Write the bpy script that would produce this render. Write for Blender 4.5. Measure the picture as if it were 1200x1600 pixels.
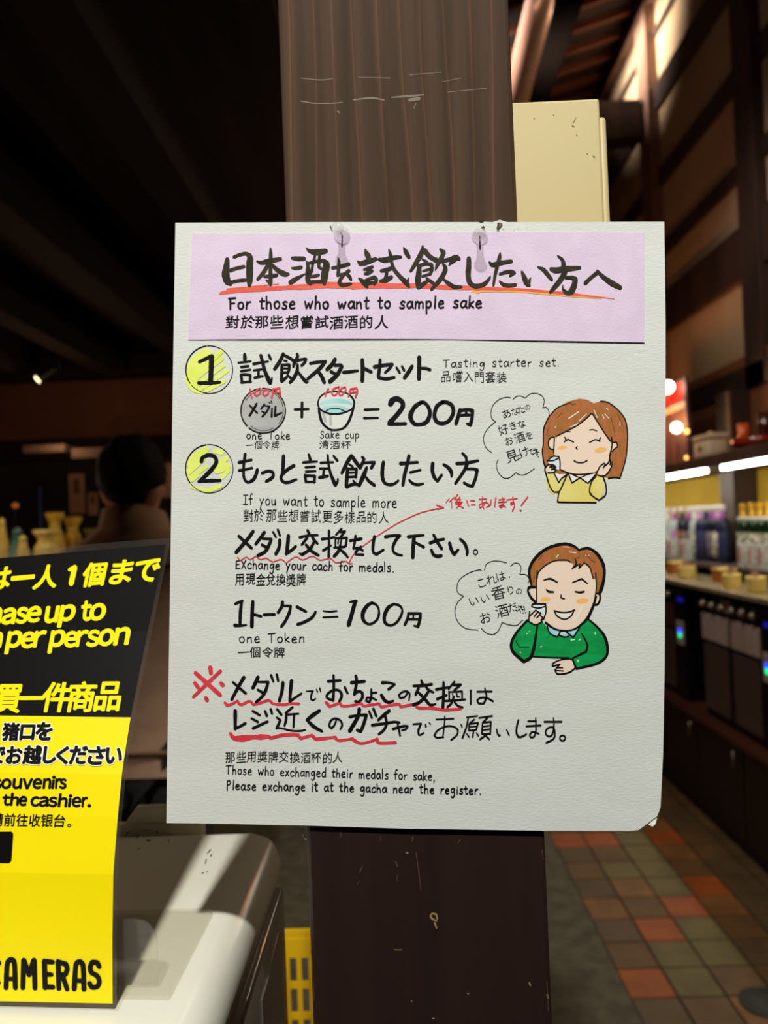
import bpy, bmesh, math, random
from mathutils import Vector, Matrix, noise as mnoise
random.seed(7)
for o in list(bpy.data.objects): bpy.data.objects.remove(o)
SC = bpy.context.scene; COL = SC.collection
# ------------------------------------------------------------------ camera
FPX = 1202.0; CAMZ = 1.45; ROLL = math.atan(0.0385)
F = Vector((20/FPX, -18/FPX, -1.0)).normalized()
U = Vector((-math.sin(ROLL), math.cos(ROLL), 0)); U = (U - F*U.dot(F)).normalized()
R = F.cross(U).normalized()
CM = Matrix((R, F, U))                    # camera space -> world
EYE = Vector((0, 0, CAMZ))
cd = bpy.data.cameras.new('camera'); cam = bpy.data.objects.new('camera', cd); COL.objects.link(cam)
cam.matrix_world = Matrix.Translation(EYE) @ CM.to_4x4()
cd.sensor_fit = 'VERTICAL'; cd.sensor_height = 34.6; cd.sensor_width = 25.95
cd.lens = 34.6*FPX/1600; cd.clip_start = 0.02
cd.dof.use_dof = True; cd.dof.focus_distance = 0.505; cd.dof.aperture_fstop = 6.3
SC.camera = cam
SC.cycles.caustics_reflective = False; SC.cycles.caustics_refractive = False; SC.cycles.sample_clamp_indirect = 4.0
SC.view_settings.view_transform = 'Standard'; SC.view_settings.look = 'None'
SC.view_settings.gamma = 1.0; SC.view_settings.exposure = 0.0
SC.view_settings.use_curve_mapping = False
# ------------------------------------------------------------------ world + lights
w = bpy.data.worlds.new('world'); SC.world = w; w.use_nodes = True
w.node_tree.nodes['Background'].inputs[0].default_value = (1.0, 0.78, 0.6, 1)
w.node_tree.nodes['Background'].inputs[1].default_value = 0.012
def light(kind, name, loc, target, power, color, size=0.1, spot=None, blend=0.5, sizey=None):
    l = bpy.data.lights.new(name, kind); o = bpy.data.objects.new(name, l); COL.objects.link(o)
    o.location = loc; l.energy = power; l.color = color
    if kind == 'AREA':
        l.size = size
        if sizey: l.shape = 'RECTANGLE'; l.size_y = sizey
    else: l.shadow_soft_size = size
    if spot: l.spot_size = math.radians(spot); l.spot_blend = blend
    if kind == 'AREA' and blend != 0.5: l.spread = math.radians(blend)
    o.rotation_euler = (Vector(target)-Vector(loc)).to_track_quat('-Z', 'Y').to_euler()
    return o
light('SPOT', 'ceiling_spot_light', (-0.12, -0.9, 3.1), (0, 0.5, 1.47), 252, (1.0, 0.99, 0.93), 0.055, 46, 0.55)
light('AREA', 'roof_skylight', (0.3, 5.6, 4.62), (2.0, 5.75, 5.02), 27, (1.0, 0.88, 0.74), 0.5, None, 46)
light('POINT', 'shelf_warm_light', (1.5, 4.75, 2.0), (0, 0, 0), 8.0, (1.0, 0.34, 0.09), 0.06)
light('AREA', 'log_fill_light', (0.1, 3.0, 3.75), (0.62, 3.1, 3.3), 6.5, (1.0, 0.86, 0.8), 0.3, None, 80)  # added fill, no window there; brightens the left face of the log
light('AREA', 'rail_fill_light', (0.2, 3.4, 5.0), (2.0, 4.6, 3.4), 20, (1.0, 0.8, 0.68), 0.8)  # added fill to lift the dark rails and panels of the right wall
light('POINT', 'back_wall_fill_light', (-1.8, 4.1, 2.0), (0, 0, 0), 4.0, (1.0, 0.62, 0.36), 0.08)  # added fill to bring up the brown band of the back wall
light('POINT', 'pouch_fill_light', (-1.35, 2.58, 1.72), (0, 0, 0), 1.8, (1.0, 0.8, 0.5), 0.05)  # added unseen fill that brightens the gift pouches
light('POINT', 'hall_warm_light', (-2.35, 2.0, 1.3), (0, 0, 0), 11, (1.0, 0.56, 0.32), 0.08)
light('AREA', 'aisle_ceiling_light', (0.75, 2.6, 3.3), (1.0, 2.8, 0), 9, (1.0, 0.82, 0.6), 0.5)
# ------------------------------------------------------------------ helpers
def lin(c):
    def f(v):
        v /= 255.0
        return v/12.92 if v <= 0.04045 else ((v+0.055)/1.055)**2.4
    return (f(c[0]), f(c[1]), f(c[2]), 1)
def mat(name, c, rough=0.6, metal=0.0, c2=None, scale=20, stretch=(1, 1, 1), bump=0.0, spec=0.5, emit=None, estr=0, lo=0.35, hi=0.65, detail=4, bscale=None, coord='Object'):
    m = bpy.data.materials.new(name); m.use_nodes = True; nt = m.node_tree; b = nt.nodes['Principled BSDF']
    b.inputs['Base Color'].default_value = lin(c); b.inputs['Roughness'].default_value = rough
    b.inputs['Metallic'].default_value = metal; b.inputs['Specular IOR Level'].default_value = spec
    if emit:
        b.inputs['Emission Color'].default_value = lin(emit); b.inputs['Emission Strength'].default_value = estr
    if c2 or bump:
        tc = nt.nodes.new('ShaderNodeTexCoord'); mp = nt.nodes.new('ShaderNodeMapping'); mp.inputs['Scale'].default_value = stretch
        nt.links.new(tc.outputs[coord], mp.inputs['Vector'])
        n = nt.nodes.new('ShaderNodeTexNoise'); n.inputs['Scale'].default_value = scale; n.inputs['Detail'].default_value = detail
        nt.links.new(mp.outputs[0], n.inputs['Vector'])
        if c2:
            r = nt.nodes.new('ShaderNodeValToRGB'); r.color_ramp.elements[0].position = lo; r.color_ramp.elements[1].position = hi
            r.color_ramp.elements[0].color = lin(c); r.color_ramp.elements[1].color = lin(c2)
            nt.links.new(n.outputs['Fac'], r.inputs['Fac']); nt.links.new(r.outputs[0], b.inputs['Base Color'])
        if bump:
            nb = n
            if bscale:
                nb = nt.nodes.new('ShaderNodeTexNoise'); nb.inputs['Scale'].default_value = bscale; nb.inputs['Detail'].default_value = 3
                nt.links.new(mp.outputs[0], nb.inputs['Vector'])
            bp = nt.nodes.new('ShaderNodeBump'); bp.inputs['Strength'].default_value = bump; bp.inputs['Distance'].default_value = 0.002
            nt.links.new(nb.outputs['Fac'], bp.inputs['Height']); nt.links.new(bp.outputs[0], b.inputs['Normal'])
    return m
def clear(name, tint, alpha=0.12, rough=0.08, edge=0.55):
    """thin clear plastic: mostly see-through with a gloss that grows at grazing angles"""
    m = bpy.data.materials.new(name); m.use_nodes = True; nt = m.node_tree
    for n in list(nt.nodes):
        if n.type == 'BSDF_PRINCIPLED': nt.nodes.remove(n)
    out = nt.nodes['Material Output']
    t = nt.nodes.new('ShaderNodeBsdfTransparent'); t.inputs[0].default_value = lin(tint)
    g = nt.nodes.new('ShaderNodeBsdfGlossy'); g.inputs['Roughness'].default_value = rough
    d = nt.nodes.new('ShaderNodeBsdfDiffuse'); d.inputs[0].default_value = lin((235, 232, 226))
    lw = nt.nodes.new('ShaderNodeLayerWeight'); lw.inputs[0].default_value = 0.5
    pw = nt.nodes.new('ShaderNodeMath'); pw.operation = 'POWER'; pw.inputs[1].default_value = 4.0; nt.links.new(lw.outputs['Facing'], pw.inputs[0])
    fr = nt.nodes.new('ShaderNodeMath'); fr.operation = 'MULTIPLY_ADD'; fr.inputs[1].default_value = edge; fr.inputs[2].default_value = 0.03; nt.links.new(pw.outputs[0], fr.inputs[0])
    a = nt.nodes.new('ShaderNodeMixShader'); a.inputs[0].default_value = alpha
    nt.links.new(t.outputs[0], a.inputs[1]); nt.links.new(d.outputs[0], a.inputs[2])
    b = nt.nodes.new('ShaderNodeMixShader'); nt.links.new(fr.outputs[0], b.inputs[0])
    nt.links.new(a.outputs[0], b.inputs[1]); nt.links.new(g.outputs[0], b.inputs[2]); nt.links.new(b.outputs[0], out.inputs[0])
    return m
def link(name, me, m=None, parent=None):
    o = bpy.data.objects.new(name, me); COL.objects.link(o)
    if m:
        for x in (m if isinstance(m, (list, tuple)) else [m]): me.materials.append(x)
    if parent:
        o.parent = parent; o.matrix_parent_inverse = Matrix.Translation(-parent.location)
    return o
def tag(o, label, cat, group=None):
    o['label'] = label; o['category'] = cat
    if group: o['group'] = group
    return o
def struct(o): o['kind'] = 'structure'; return o
def thing(name, loc, label, cat, group=None):
    o = bpy.data.objects.new(name, None); COL.objects.link(o); o.location = loc; o.empty_display_size = 0.05
    bpy.context.view_layer.update()
    return tag(o, label, cat, group)
def bmo(bm, name, m, parent=None, smooth=False, bevel=0.0, seg=2):
    if bevel:
        bmesh.ops.bevel(bm, geom=list(bm.edges), offset=bevel, segments=seg, profile=0.5, affect='EDGES', clamp_overlap=True)
    bmesh.ops.recalc_face_normals(bm, faces=list(bm.faces))
    me = bpy.data.meshes.new(name); bm.to_mesh(me); bm.free()
    if smooth:
        for p in me.polygons: p.use_smooth = True
    return link(name, me, m, parent)
def addbox(bm, a, b):
    x0, y0, z0 = a; x1, y1, z1 = b
    vs = [bm.verts.new(p) for p in ((x0,y0,z0),(x1,y0,z0),(x1,y1,z0),(x0,y1,z0),(x0,y0,z1),(x1,y0,z1),(x1,y1,z1),(x0,y1,z1))]
    for f in ((0,3,2,1),(4,5,6,7),(0,1,5,4),(1,2,6,5),(2,3,7,6),(3,0,4,7)): bm.faces.new([vs[i] for i in f])
def box(name, a, b, m, parent=None, bevel=0.0, smooth=False, seg=2):
    bm = bmesh.new(); addbox(bm, a, b); return bmo(bm, name, m, parent, smooth, bevel, seg)
def addlathe(bm, prof, c=(0, 0, 0), seg=20, M=None):
    rings = []
    for r, z in prof:
        ring = []
        for k in range(seg):
            a = 2*math.pi*k/seg; p = Vector((max(r, 1e-5)*math.cos(a), max(r, 1e-5)*math.sin(a), z))
            if M: p = M @ p
            ring.append(bm.verts.new(p + Vector(c)))
        rings.append(ring)
    for a, b in zip(rings, rings[1:]):
        for k in range(seg): bm.faces.new((a[k], a[(k+1) % seg], b[(k+1) % seg], b[k]))
    bm.faces.new(list(reversed(rings[0]))); bm.faces.new(rings[-1])
def lathe(name, prof, c, m, parent=None, seg=20, M=None, smooth=True):
    bm = bmesh.new(); addlathe(bm, prof, c, seg, M); return bmo(bm, name, m, parent, smooth)
def tube(name, pts, r, m, parent=None, seg=8):
    bm = bmesh.new(); prev = None; n = len(pts)
    for i, p in enumerate(pts):
        p = Vector(p); t = (Vector(pts[min(i+1, n-1)])-Vector(pts[max(i-1, 0)])).normalized()
        q = t.to_track_quat('Z', 'Y'); rr = r[i] if isinstance(r, (list, tuple)) else r
        ring = [bm.verts.new(p + q @ Vector((rr*math.cos(2*math.pi*k/seg), rr*math.sin(2*math.pi*k/seg), 0))) for k in range(seg)]
        if prev:
            for k in range(seg): bm.faces.new((prev[k], prev[(k+1) % seg], ring[(k+1) % seg], ring[k]))
        else: bm.faces.new(list(reversed(ring)))
        prev = ring
    bm.faces.new(prev)
    return bmo(bm, name, m, parent, True)
def ray(px, py): return CM @ Vector(((px-600)/FPX, (800-py)/FPX, -1.0))
def WY(px, py, Y): d = ray(px, py); return EYE + d*(Y/d.y)
def WX(px, py, X): d = ray(px, py); return EYE + d*(X/d.x)
def WZ(px, py, Z): d = ray(px, py); return EYE + d*((Z-CAMZ)/d.z)
# ------------------------------------------------------------------ materials
WOODD = mat('dark_timber', (74, 54, 46), 0.6, c2=(54, 39, 33), scale=6, stretch=(1, 1, 0.15), bump=0.15)
JOIST = mat('joist_timber', (40, 30, 25), 0.85, spec=0.1, c2=(30, 23, 20), scale=5, stretch=(1, 0.1, 1))
PLANK = mat('ceiling_plank', (72, 56, 52), 0.9, spec=0.1, c2=(44, 34, 31), scale=7, stretch=(1, 0.08, 1))
PLAST = mat('plaster', (206, 178, 144), 0.9, c2=(194, 164, 130), scale=3)
YELP = mat('ochre_plaster', (176, 142, 22), 0.85, c2=(166, 130, 16), scale=4)
BLACKP = mat('black_plastic', (16, 15, 15), 0.35)
BLACKM = mat('black_cabinet', (26, 21, 20), 0.45, c2=(20, 16, 15), scale=5)
# ------------------------------------------------------------------ structure: floor
FX0, PX, PY0, PYY = 0.645, 0.1435, 2.34, 0.1535
SLAB = mat('concrete_slab', (106, 98, 76), 0.9, c2=(74, 68, 52), scale=16, bump=0.4, detail=8, lo=0.3, hi=0.7)
bm = bmesh.new(); addbox(bm, (-4.5, -3.2, -0.05), (FX0, 12, 0.0)); struct(bmo(bm, 'floor', SLAB))
GROUT = mat('grout', (36, 29, 22), 0.95)
TC = {'o': (172, 88, 34), 'n': (140, 96, 48), 'g': (116, 102, 56), 'b': (112, 82, 46), 'k': (100, 78, 50)}
TM = {k: mat('tile_'+n, TC[k], 0.6, c2=tuple(int(v*0.86) for v in TC[k]), scale=9, bump=0.1) for k, n in zip('ongbk', ('orange', 'tan', 'olive', 'brown', 'grey'))}
rows = {-2: 'kbngkb', -1: 'kbngbk', 0: 'ogbbkk', 1: 'bggkkb', 2: 'kogbkk', 3: 'nbonkk', 4: 'kngokk', 5: 'bggbkk', 6: 'kbgnbk', 7: 'oogobk', 8: 'kbgnkb', 9: 'bkogkb'}
keys = list('ongbk'); bm = bmesh.new()
addbox(bm, (FX0, -3.2, -0.05), (2.2, 12, -0.004))
for f in bm.faces: f.material_index = 5
for i in range(-36, 62):
    for j in range(0, 7):
        k = rows[i][j] if i in rows and j < 6 else random.choice('nngggbbkko')
        x0 = FX0+j*PX+0.004; x1 = x0+PX-0.008; y0 = PY0+i*PYY+0.004; y1 = y0+PYY-0.008
        n0 = len(bm.faces); addbox(bm, (x0, y0, -0.006), (x1, y1, 0.0)); bm.faces.ensure_lookup_table()
        for f in bm.faces[n0:]: f.material_index = keys.index(k)
struct(bmo(bm, 'floor', [TM[k] for k in keys]+[GROUT]))
# ------------------------------------------------------------------ structure: walls, roof, ceiling
struct(box('wall_right', (2.0, -3.2, 2.3), (2.12, 12, 5.3), PLAST))
struct(box('wall_right', (1.97, -3.2, 0.0), (2.12, 12, 2.3), YELP))
UPL = mat('brown_plaster', (150, 96, 60), 0.9, c2=(138, 86, 52), scale=3)
struct(box('wall_right', (1.955, -3.2, 1.84), (1.969, 12, 2.3), UPL))
struct(box('wall_left', (-4.5, -3.2, 0), (-4.4, 12, 3.4), mat('wall_dark', (40, 28, 24), 0.9)))
struct(box('wall_back', (-4.5, 5.2, 0), (-0.25, 5.3, 2.05), mat('wall_black', (20, 15, 14), 0.8, c2=(30, 22, 20), scale=3)))
struct(box('wall_back', (-4.5, 5.2, 2.05), (-0.25, 5.3, 3.4), mat('wall_brown', (110, 66, 44), 0.9, c2=(98, 58, 38), scale=3)))
struct(box('wall_back', (-0.25, 11.9, 0), (2.12, 12, 6.4), mat('wall_far', (70, 48, 38), 0.9)))
struct(box('wall_front', (-4.5, -3.3, 0), (2.2, -3.2, 6.4), mat('wall_front_dark', (48, 38, 34), 0.9)))
def trim(n, a, b, m=WOODD, bev=0.004): return struct(box('trim_%d' % n, a, b, m, bevel=bev))
tn = 1; LITW = mat('lit_timber', (150, 116, 100), 0.45, c2=(124, 92, 78), scale=6, stretch=(1, 1, 0.15))  # timber lightened in colour for the strong light on post and top plate
for z0, z1, x0 in ((4.34, 4.52, 1.965), (4.87, 4.93, 1.98), (3.79, 3.92, 1.975), (3.29, 3.39, 1.975), (2.74, 3.02, 1.955), (2.11, 2.24, 1.94), (5.12, 5.24, 1.93)):
    trim(tn, (x0, 0, z0), (2.0, 12, z1), LITW if z0 > 5 else WOODD); tn += 1
for y0, y1, x0, z0, z1 in ((4.02, 4.24, 1.94, 2.11, 5.25), (5.52, 5.74, 1.92, 2.11, 5.25), (8.0, 8.2, 1.94, 2.24, 5.25), (2.2, 2.45, 1.94, 2.24, 5.25), (4.22, 4.40, 1.84, 1.18, 2.11), (5.9, 6.1, 1.86, 1.18, 2.11)):
    trim(tn, (x0, y0, z0), (2.0, y1, z1), LITW if y0 == 5.52 else WOODD); tn += 1
trim(tn, (-0.2, 5.6, 4.20), (1.9, 5.78, 4.48)); tn += 1            # cross beam running off the second post
# lean-to roof with battens over the aisle
bm = bmesh.new(); zr = lambda x: 5.3+0.3*(x-2.0)
vs = [bm.verts.new(p) for p in ((-0.4, 0.8, zr(-0.4)), (2.1, 0.8, zr(2.1)), (2.1, 12, zr(2.1)), (-0.4, 12, zr(-0.4)))]
vt = [bm.verts.new(v.co+Vector((0, 0, 0.06))) for v in vs]
bm.faces.new(vs); bm.faces.new(vt[::-1])
for k in range(4): bm.faces.new((vs[k], vt[k], vt[(k+1) % 4], vs[(k+1) % 4]))
struct(bmo(bm, 'ceiling', mat('roof_board', (40, 26, 22), 0.9)))
BATT = mat('roof_batten', (104, 54, 36), 0.85)
for k in range(24):
    y = 4.9+k*0.28
    bm = bmesh.new(); vs = []
    for x in (-0.3, 1.98):
        for dy, dz in ((0, 0), (0.05, 0), (0.05, -0.05), (0, -0.05)): vs.append(bm.verts.new((x, y+dy, zr(x)+dz)))
    for a in range(4): bm.faces.new((vs[a], vs[(a+1) % 4], vs[4+(a+1) % 4], vs[4+a]))
    bm.faces.new(vs[:4][::-1]); bm.faces.new(vs[4:]); struct(bmo(bm, 'trim_%d' % tn, BATT)); tn += 1
trim(tn, (1.20, 3.0, 4.88), (1.38, 12, 5.05), mat('purlin_black', (18, 13, 11), 1.0, spec=0.0)); tn += 1
LITLOG = mat('lit_log', (206, 164, 140), 0.7, c2=(176, 122, 96), scale=5, stretch=(1, 0.2, 1))  # log colour lightened to carry the skylight falling on it
bm = bmesh.new(); prev = None
for y, dx, z, hw, hh in ((0.4, 0.0, 3.38, 0.05, 0.07), (2.6, 0.0, 3.36, 0.05, 0.07), (3.3, 0.0, 3.32, 0.055, 0.09), (3.8, 0.03, 3.3, 0.05, 0.12), (4.6, 0.0, 3.33, 0.045, 0.12), (5.6, 0.02, 3.42, 0.05, 0.1), (9.0, 0.0, 3.44, 0.05, 0.1), (11.88, 0.0, 3.44, 0.05, 0.1)):
    ring = [bm.verts.new((0.60+dx+hw*math.cos(a), y, z+hh*math.sin(a))) for a in [2*math.pi*k/10 for k in range(10)]]
    if prev:
        for k in range(10): bm.faces.new((prev[k], prev[(k+1) % 10], ring[(k+1) % 10], ring[k]))
    else: bm.faces.new(ring)
    prev = ring
bm.faces.new(prev); struct(bmo(bm, 'trim_%d' % tn, LITLOG, smooth=True)); tn += 1
# low plank ceiling with joists on the left
struct(box('ceiling', (-4.5, -3.2, 2.72), (-0.25, 5.2, 2.76), PLANK))
for k in range(7):
    x1 = -0.57-k*0.565
    struct(box('trim_%d' % tn, (x1-0.12, -1.0, 2.45), (x1, 4.895, 2.72), JOIST, bevel=0.004)); tn += 1
struct(box('trim_%d' % tn, (-4.5, 4.9, 2.50), (-0.25, 5.2, 2.7195), JOIST, bevel=0.004)); tn += 1
struct(box('trim_%d' % tn, (-4.5, 5.1, 1.96), (-0.25, 5.2, 2.10), JOIST, bevel=0.004)); tn += 1
struct(box('wall_left', (-0.25, 0.9, 2.76), (-0.2, 5.2, 5.6), mat('wall_loft', (48, 34, 30), 0.9)))
struct(box('wall_left', (-0.25, 5.3, 0), (-0.2, 11.9, 5.6), bpy.data.materials['wall_loft']))
# ------------------------------------------------------------------ pillar
YB = 0.5
PWU = mat('pillar_wood', (80, 60, 44), 0.75, spec=0.15, c2=(62, 45, 32), scale=12, stretch=(9, 9, 0.25), bump=0.25, lo=0.3, hi=0.68, detail=6)
nt = PWU.node_tree; b = nt.nodes['Principled BSDF']                 # thin darker growth lines along the grain
tc = nt.nodes.new('ShaderNodeTexCoord'); mp = nt.nodes.new('ShaderNodeMapping'); mp.inputs['Scale'].default_value = (1, 1, 0.09)
wv = nt.nodes.new('ShaderNodeTexWave'); wv.wave_profile = 'SAW'; wv.inputs['Scale'].default_value = 21; wv.inputs['Distortion'].default_value = 6; wv.inputs['Detail'].default_value = 2.5; wv.inputs['Detail Scale'].default_value = 1.1
rp = nt.nodes.new('ShaderNodeValToRGB'); cr0 = rp.color_ramp; cr0.elements[0].position = 0.0; cr0.elements[1].position = 1.0
for pos_, col_ in ((0.80, (0.86, 0.86, 0.86)), (0.90, (1.25, 1.12, 1.0)), (0.955, (1.75, 1.45, 1.2))): e_ = cr0.elements.new(pos_); e_.color = (*col_, 1)
cr0.elements[0].color = (1.0, 1.0, 1.0, 1); cr0.elements[-1].color = (0.7, 0.66, 0.62, 1)
mx = nt.nodes.new('ShaderNodeMix'); mx.data_type = 'RGBA'; mx.blend_type = 'MULTIPLY'; mx.inputs['Factor'].default_value = 1.0
src = b.inputs['Base Color'].links[0].from_socket
nt.links.new(tc.outputs['Object'], mp.inputs[0]); nt.links.new(mp.outputs[0], wv.inputs[0]); nt.links.new(wv.outputs['Fac'], rp.inputs[0])
nt.links.new(src, mx.inputs['A']); nt.links.new(rp.outputs[0], mx.inputs['B']); nt.links.new(mx.outputs['Result'], b.inputs['Base Color'])
PWL = mat('pillar_lacquer', (46, 31, 27), 0.38, c2=(38, 25, 22), scale=8, stretch=(6, 6, 0.4), bump=0.08)
pil = thing('wooden_pillar', (0.0105, 0.58, 0), 'square wooden pillar behind the white handwritten notice', 'pillar')
PXL, PXR = -0.0655, 0.0868
box('upper_section', (PXL, YB+0.001, 1.42), (PXR, YB+0.152, 3.4), PWU, pil, 0.003)['label'] = 'grey-brown bare wood with open grain'
box('lower_section', (PXL-0.0008, YB+0.0005, 0), (PXR+0.0008, YB+0.1525, 1.42), PWL, pil, 0.0025)['label'] = 'dark brown lacquered wood'
# ------------------------------------------------------------------ drawing on surfaces
def catmull(pts, n=7):
    """smooth through the points; sharp turns stay sharp"""
    if len(pts) < 3: return [[list(p) for p in pts]]
    segs = []; cur = [pts[0]]
    for i in range(1, len(pts)-1):
        cur.append(pts[i])
        a = Vector((pts[i][0]-pts[i-1][0], pts[i][1]-pts[i-1][1])); c = Vector((pts[i+1][0]-pts[i][0], pts[i+1][1]-pts[i][1]))
        if a.length and c.length and a.angle(c) > 1.05: segs.append(cur); cur = [pts[i]]
    cur.append(pts[-1]); segs.append(cur); out = []
    for s in segs:
        if len(s) < 3: res = [list(p) for p in s]
        else:
            e = [[2*a-b for a, b in zip(s[0], s[1])]]+[list(p) for p in s]+[[2*a-b for a, b in zip(s[-1], s[-2])]]; res = []
            for i in range(1, len(e)-2):
                for k in range(n):
                    t = k/n
                    res.append([0.5*(2*p1+(p2-p0)*t+(2*p0-5*p1+4*p2-p3)*t*t+(3*p1-p0-3*p2+p3)*t**3) for p0, p1, p2, p3 in zip(e[i-1], e[i], e[i+1], e[i+2])])
            res.append(list(s[-1]))
        out.append(res)
    return out
class Ink:
    """collects flat shapes in photo pixels and lays them on a surface"""
    def __init__(s): s.v = []; s.f = []; s.mi = []; s.n = 0
    def poly(s, pts, mi=0, dz=0.0):
        k = len(s.v); s.v += [(p[0], p[1], dz) for p in pts]; s.f.append(list(range(k, k+len(pts)))); s.mi.append(mi)
    def stroke(s, pts, mi=0, dz=None, rough=0.05):
        runs = catmull(pts); s.n += 1
        dz = s.n*3e-6 if dz is None else dz
        def disc(p, r, q):
            s.poly([(p[0]+r*math.cos(2*math.pi*j/q), p[1]+r*math.sin(2*math.pi*j/q)) for j in range(q)], mi, dz+1e-6)
        for ri, P in enumerate(runs):
            Q = [P[0]]
            for p in P[1:-1]:
                if math.hypot(p[0]-Q[-1][0], p[1]-Q[-1][1]) > 0.12: Q.append(p)
            Q.append(P[-1])
            if len(Q) == 1 or math.hypot(Q[0][0]-Q[-1][0], Q[0][1]-Q[-1][1]) < 0.02 and len(Q) == 2: Q = [Q[0], [Q[0][0]+0.2, Q[0][1], Q[0][2]]]
            n = len(Q); k = len(s.v)
            for i, p in enumerate(Q):
                a = Q[max(i-1, 0)]; c = Q[min(i+1, n-1)]
                t = Vector((c[0]-a[0], c[1]-a[1]))
                t = t.normalized() if t.length else Vector((1, 0))
                h = p[2]/2*(1+random.uniform(-rough, rough))
                s.v += [(p[0]-t.y*h, p[1]+t.x*h, dz), (p[0]+t.y*h, p[1]-t.x*h, dz)]
            for i in range(n-1): s.f.append([k+2*i, k+2*i+1, k+2*i+3, k+2*i+2]); s.mi.append(mi)
            disc(Q[0], Q[0][2]*0.47, 9)
            if ri == len(runs)-1: disc(Q[-1], Q[-1][2]*0.47, 9)
            for i in range(1, n-1):
                a = Vector((Q[i][0]-Q[i-1][0], Q[i][1]-Q[i-1][1])); c = Vector((Q[i+1][0]-Q[i][0], Q[i+1][1]-Q[i][1]))
                if a.length and c.length and a.angle(c) > 0.6: disc(Q[i], Q[i][2]*0.5, 10)
    def draw(s, ox, oy, sc, w0, text, mi=0):
        for st in text.split(';'):
            pts = []; w = w0
            for tok in st.split():
                q = [float(x) for x in tok.split(',')]
                if len(q) > 2: w = q[2]
                pts.append((ox+q[0]*sc, oy+q[1]*sc, w*sc))
            if pts: s.stroke(pts, mi)
    def area(s, ox, oy, sc, text, mi=0, dz=0.0, smooth=False):
        for st in text.split(';'):
            pts = [tuple(float(x) for x in tok.split(',')) for tok in st.split()]
            pts = [(ox+p[0]*sc, oy+p[1]*sc) for p in pts]
            if smooth:
                n = len(pts); q = []
                for i in range(n):
                    p0, p1, p2, p3 = pts[i-1], pts[i], pts[(i+1) % n], pts[(i+2) % n]
                    for k in range(5):
                        t = k/5
                        q.append(tuple(0.5*(2*b_+(c_-a_)*t+(2*a_-5*b_+4*c_-d_)*t*t+(3*b_-a_-3*c_+d_)*t**3) for a_, b_, c_, d_ in zip(p0, p1, p2, p3)))
                pts = q
            s.poly(pts, mi, dz)
    def build(s, name, m, parent, surf, lay):
        me = bpy.data.meshes.new(name)
        me.from_pydata([tuple(surf(x, y, lay+dz)) for x, y, dz in s.v], [], s.f)
        me.polygons.foreach_set('material_index', s.mi); me.update()
        return link(name, me, m, parent)
def ellipse(cx, cy, rx, ry, w, a0=0, a1=360, n=40, wob=0.0):
    return [(cx+rx*math.cos(math.radians(a0+(a1-a0)*k/n))*(1+wob*math.sin(k*1.7)), cy+ry*math.sin(math.radians(a0+(a1-a0)*k/n)), w) for k in range(n+1)]
GC = {}
def glyph(ch):
    """outline of a character of the built-in font as a flat mesh"""
    if ch not in GC:
        cu = bpy.data.curves.new('g', 'FONT'); cu.body = ch; cu.size = 1; cu.resolution_u = 4
        o = bpy.data.objects.new('g', cu); COL.objects.link(o); bpy.context.view_layer.update()
        me = bpy.data.meshes.new_from_object(o.evaluated_get(bpy.context.evaluated_depsgraph_get()))
        GC[ch] = ([(v.co.x, v.co.y) for v in me.vertices], [list(p.vertices) for p in me.polygons])
        bpy.data.objects.remove(o); bpy.data.curves.remove(cu); bpy.data.meshes.remove(me)
    return GC[ch]
def put(ink, ch, bx, slant=0.0, slope=0.0, rot=0.0, bold=0.0, mi=0, dz=0.0, em=False):
    """fit a character into a pixel box (em: the full em square of a CJK glyph)"""
    V, Fc = glyph(ch)
    if not V: return
    P = [(x+slant*y, -y) for x, y in V]
    if em: X0, X1, Y0, Y1 = 0.0, 1.0, -0.88, 0.12
    else: X0 = min(p[0] for p in P); X1 = max(p[0] for p in P); Y0 = min(p[1] for p in P); Y1 = max(p[1] for p in P)
    x0, y0, x1, y1 = bx; sx = (x1-x0)/max(X1-X0, 1e-4); sy = (y1-y0)/max(Y1-Y0, 1e-4)
    cx, cy = (x0+x1)/2, (y0+y1)/2; c, s_ = math.cos(rot), math.sin(rot)
    offs = [(0, 0)]+[(bold*math.cos(a*math.pi/4), bold*math.sin(a*math.pi/4)) for a in range(8)] if bold else [(0, 0)]
    for j, (dx, dy) in enumerate(offs):
        k = len(ink.v)
        for x, y in P:
            X = x0+(x-X0)*sx-cx+dx; Y = y0+(y-Y0)*sy-cy+dy; Y += slope*X
            ink.v.append((cx+X*c-Y*s_, cy+X*s_+Y*c, dz+j*1.5e-6))
        for f in Fc: ink.f.append([k+i for i in f]); ink.mi.append(mi)
def cjk(ink, text, xa, ya, xb, yb, h, bold=0.0, w=None):
    """a handwritten run of small characters from (xa, ya) to (xb, yb) = left and right end of the centre line"""
    n = len(text); p = (xb-xa)/n
    for i, ch in enumerate(text):
        if ch == ' ': continue
        t = (i+0.5)/n; cx = xa+(xb-xa)*t+random.uniform(-.5, .5); cy = ya+(yb-ya)*t+random.uniform(-.8, .8)
        ww = (w or p)*0.97; hh = h*random.uniform(0.93, 1.06)
        put(ink, ch, (cx-ww/2, cy-hh/2, cx+ww/2, cy+hh/2), slant=random.uniform(-.04, .1), slope=random.uniform(-.1, -.02), bold=bold, em=True)
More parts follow.
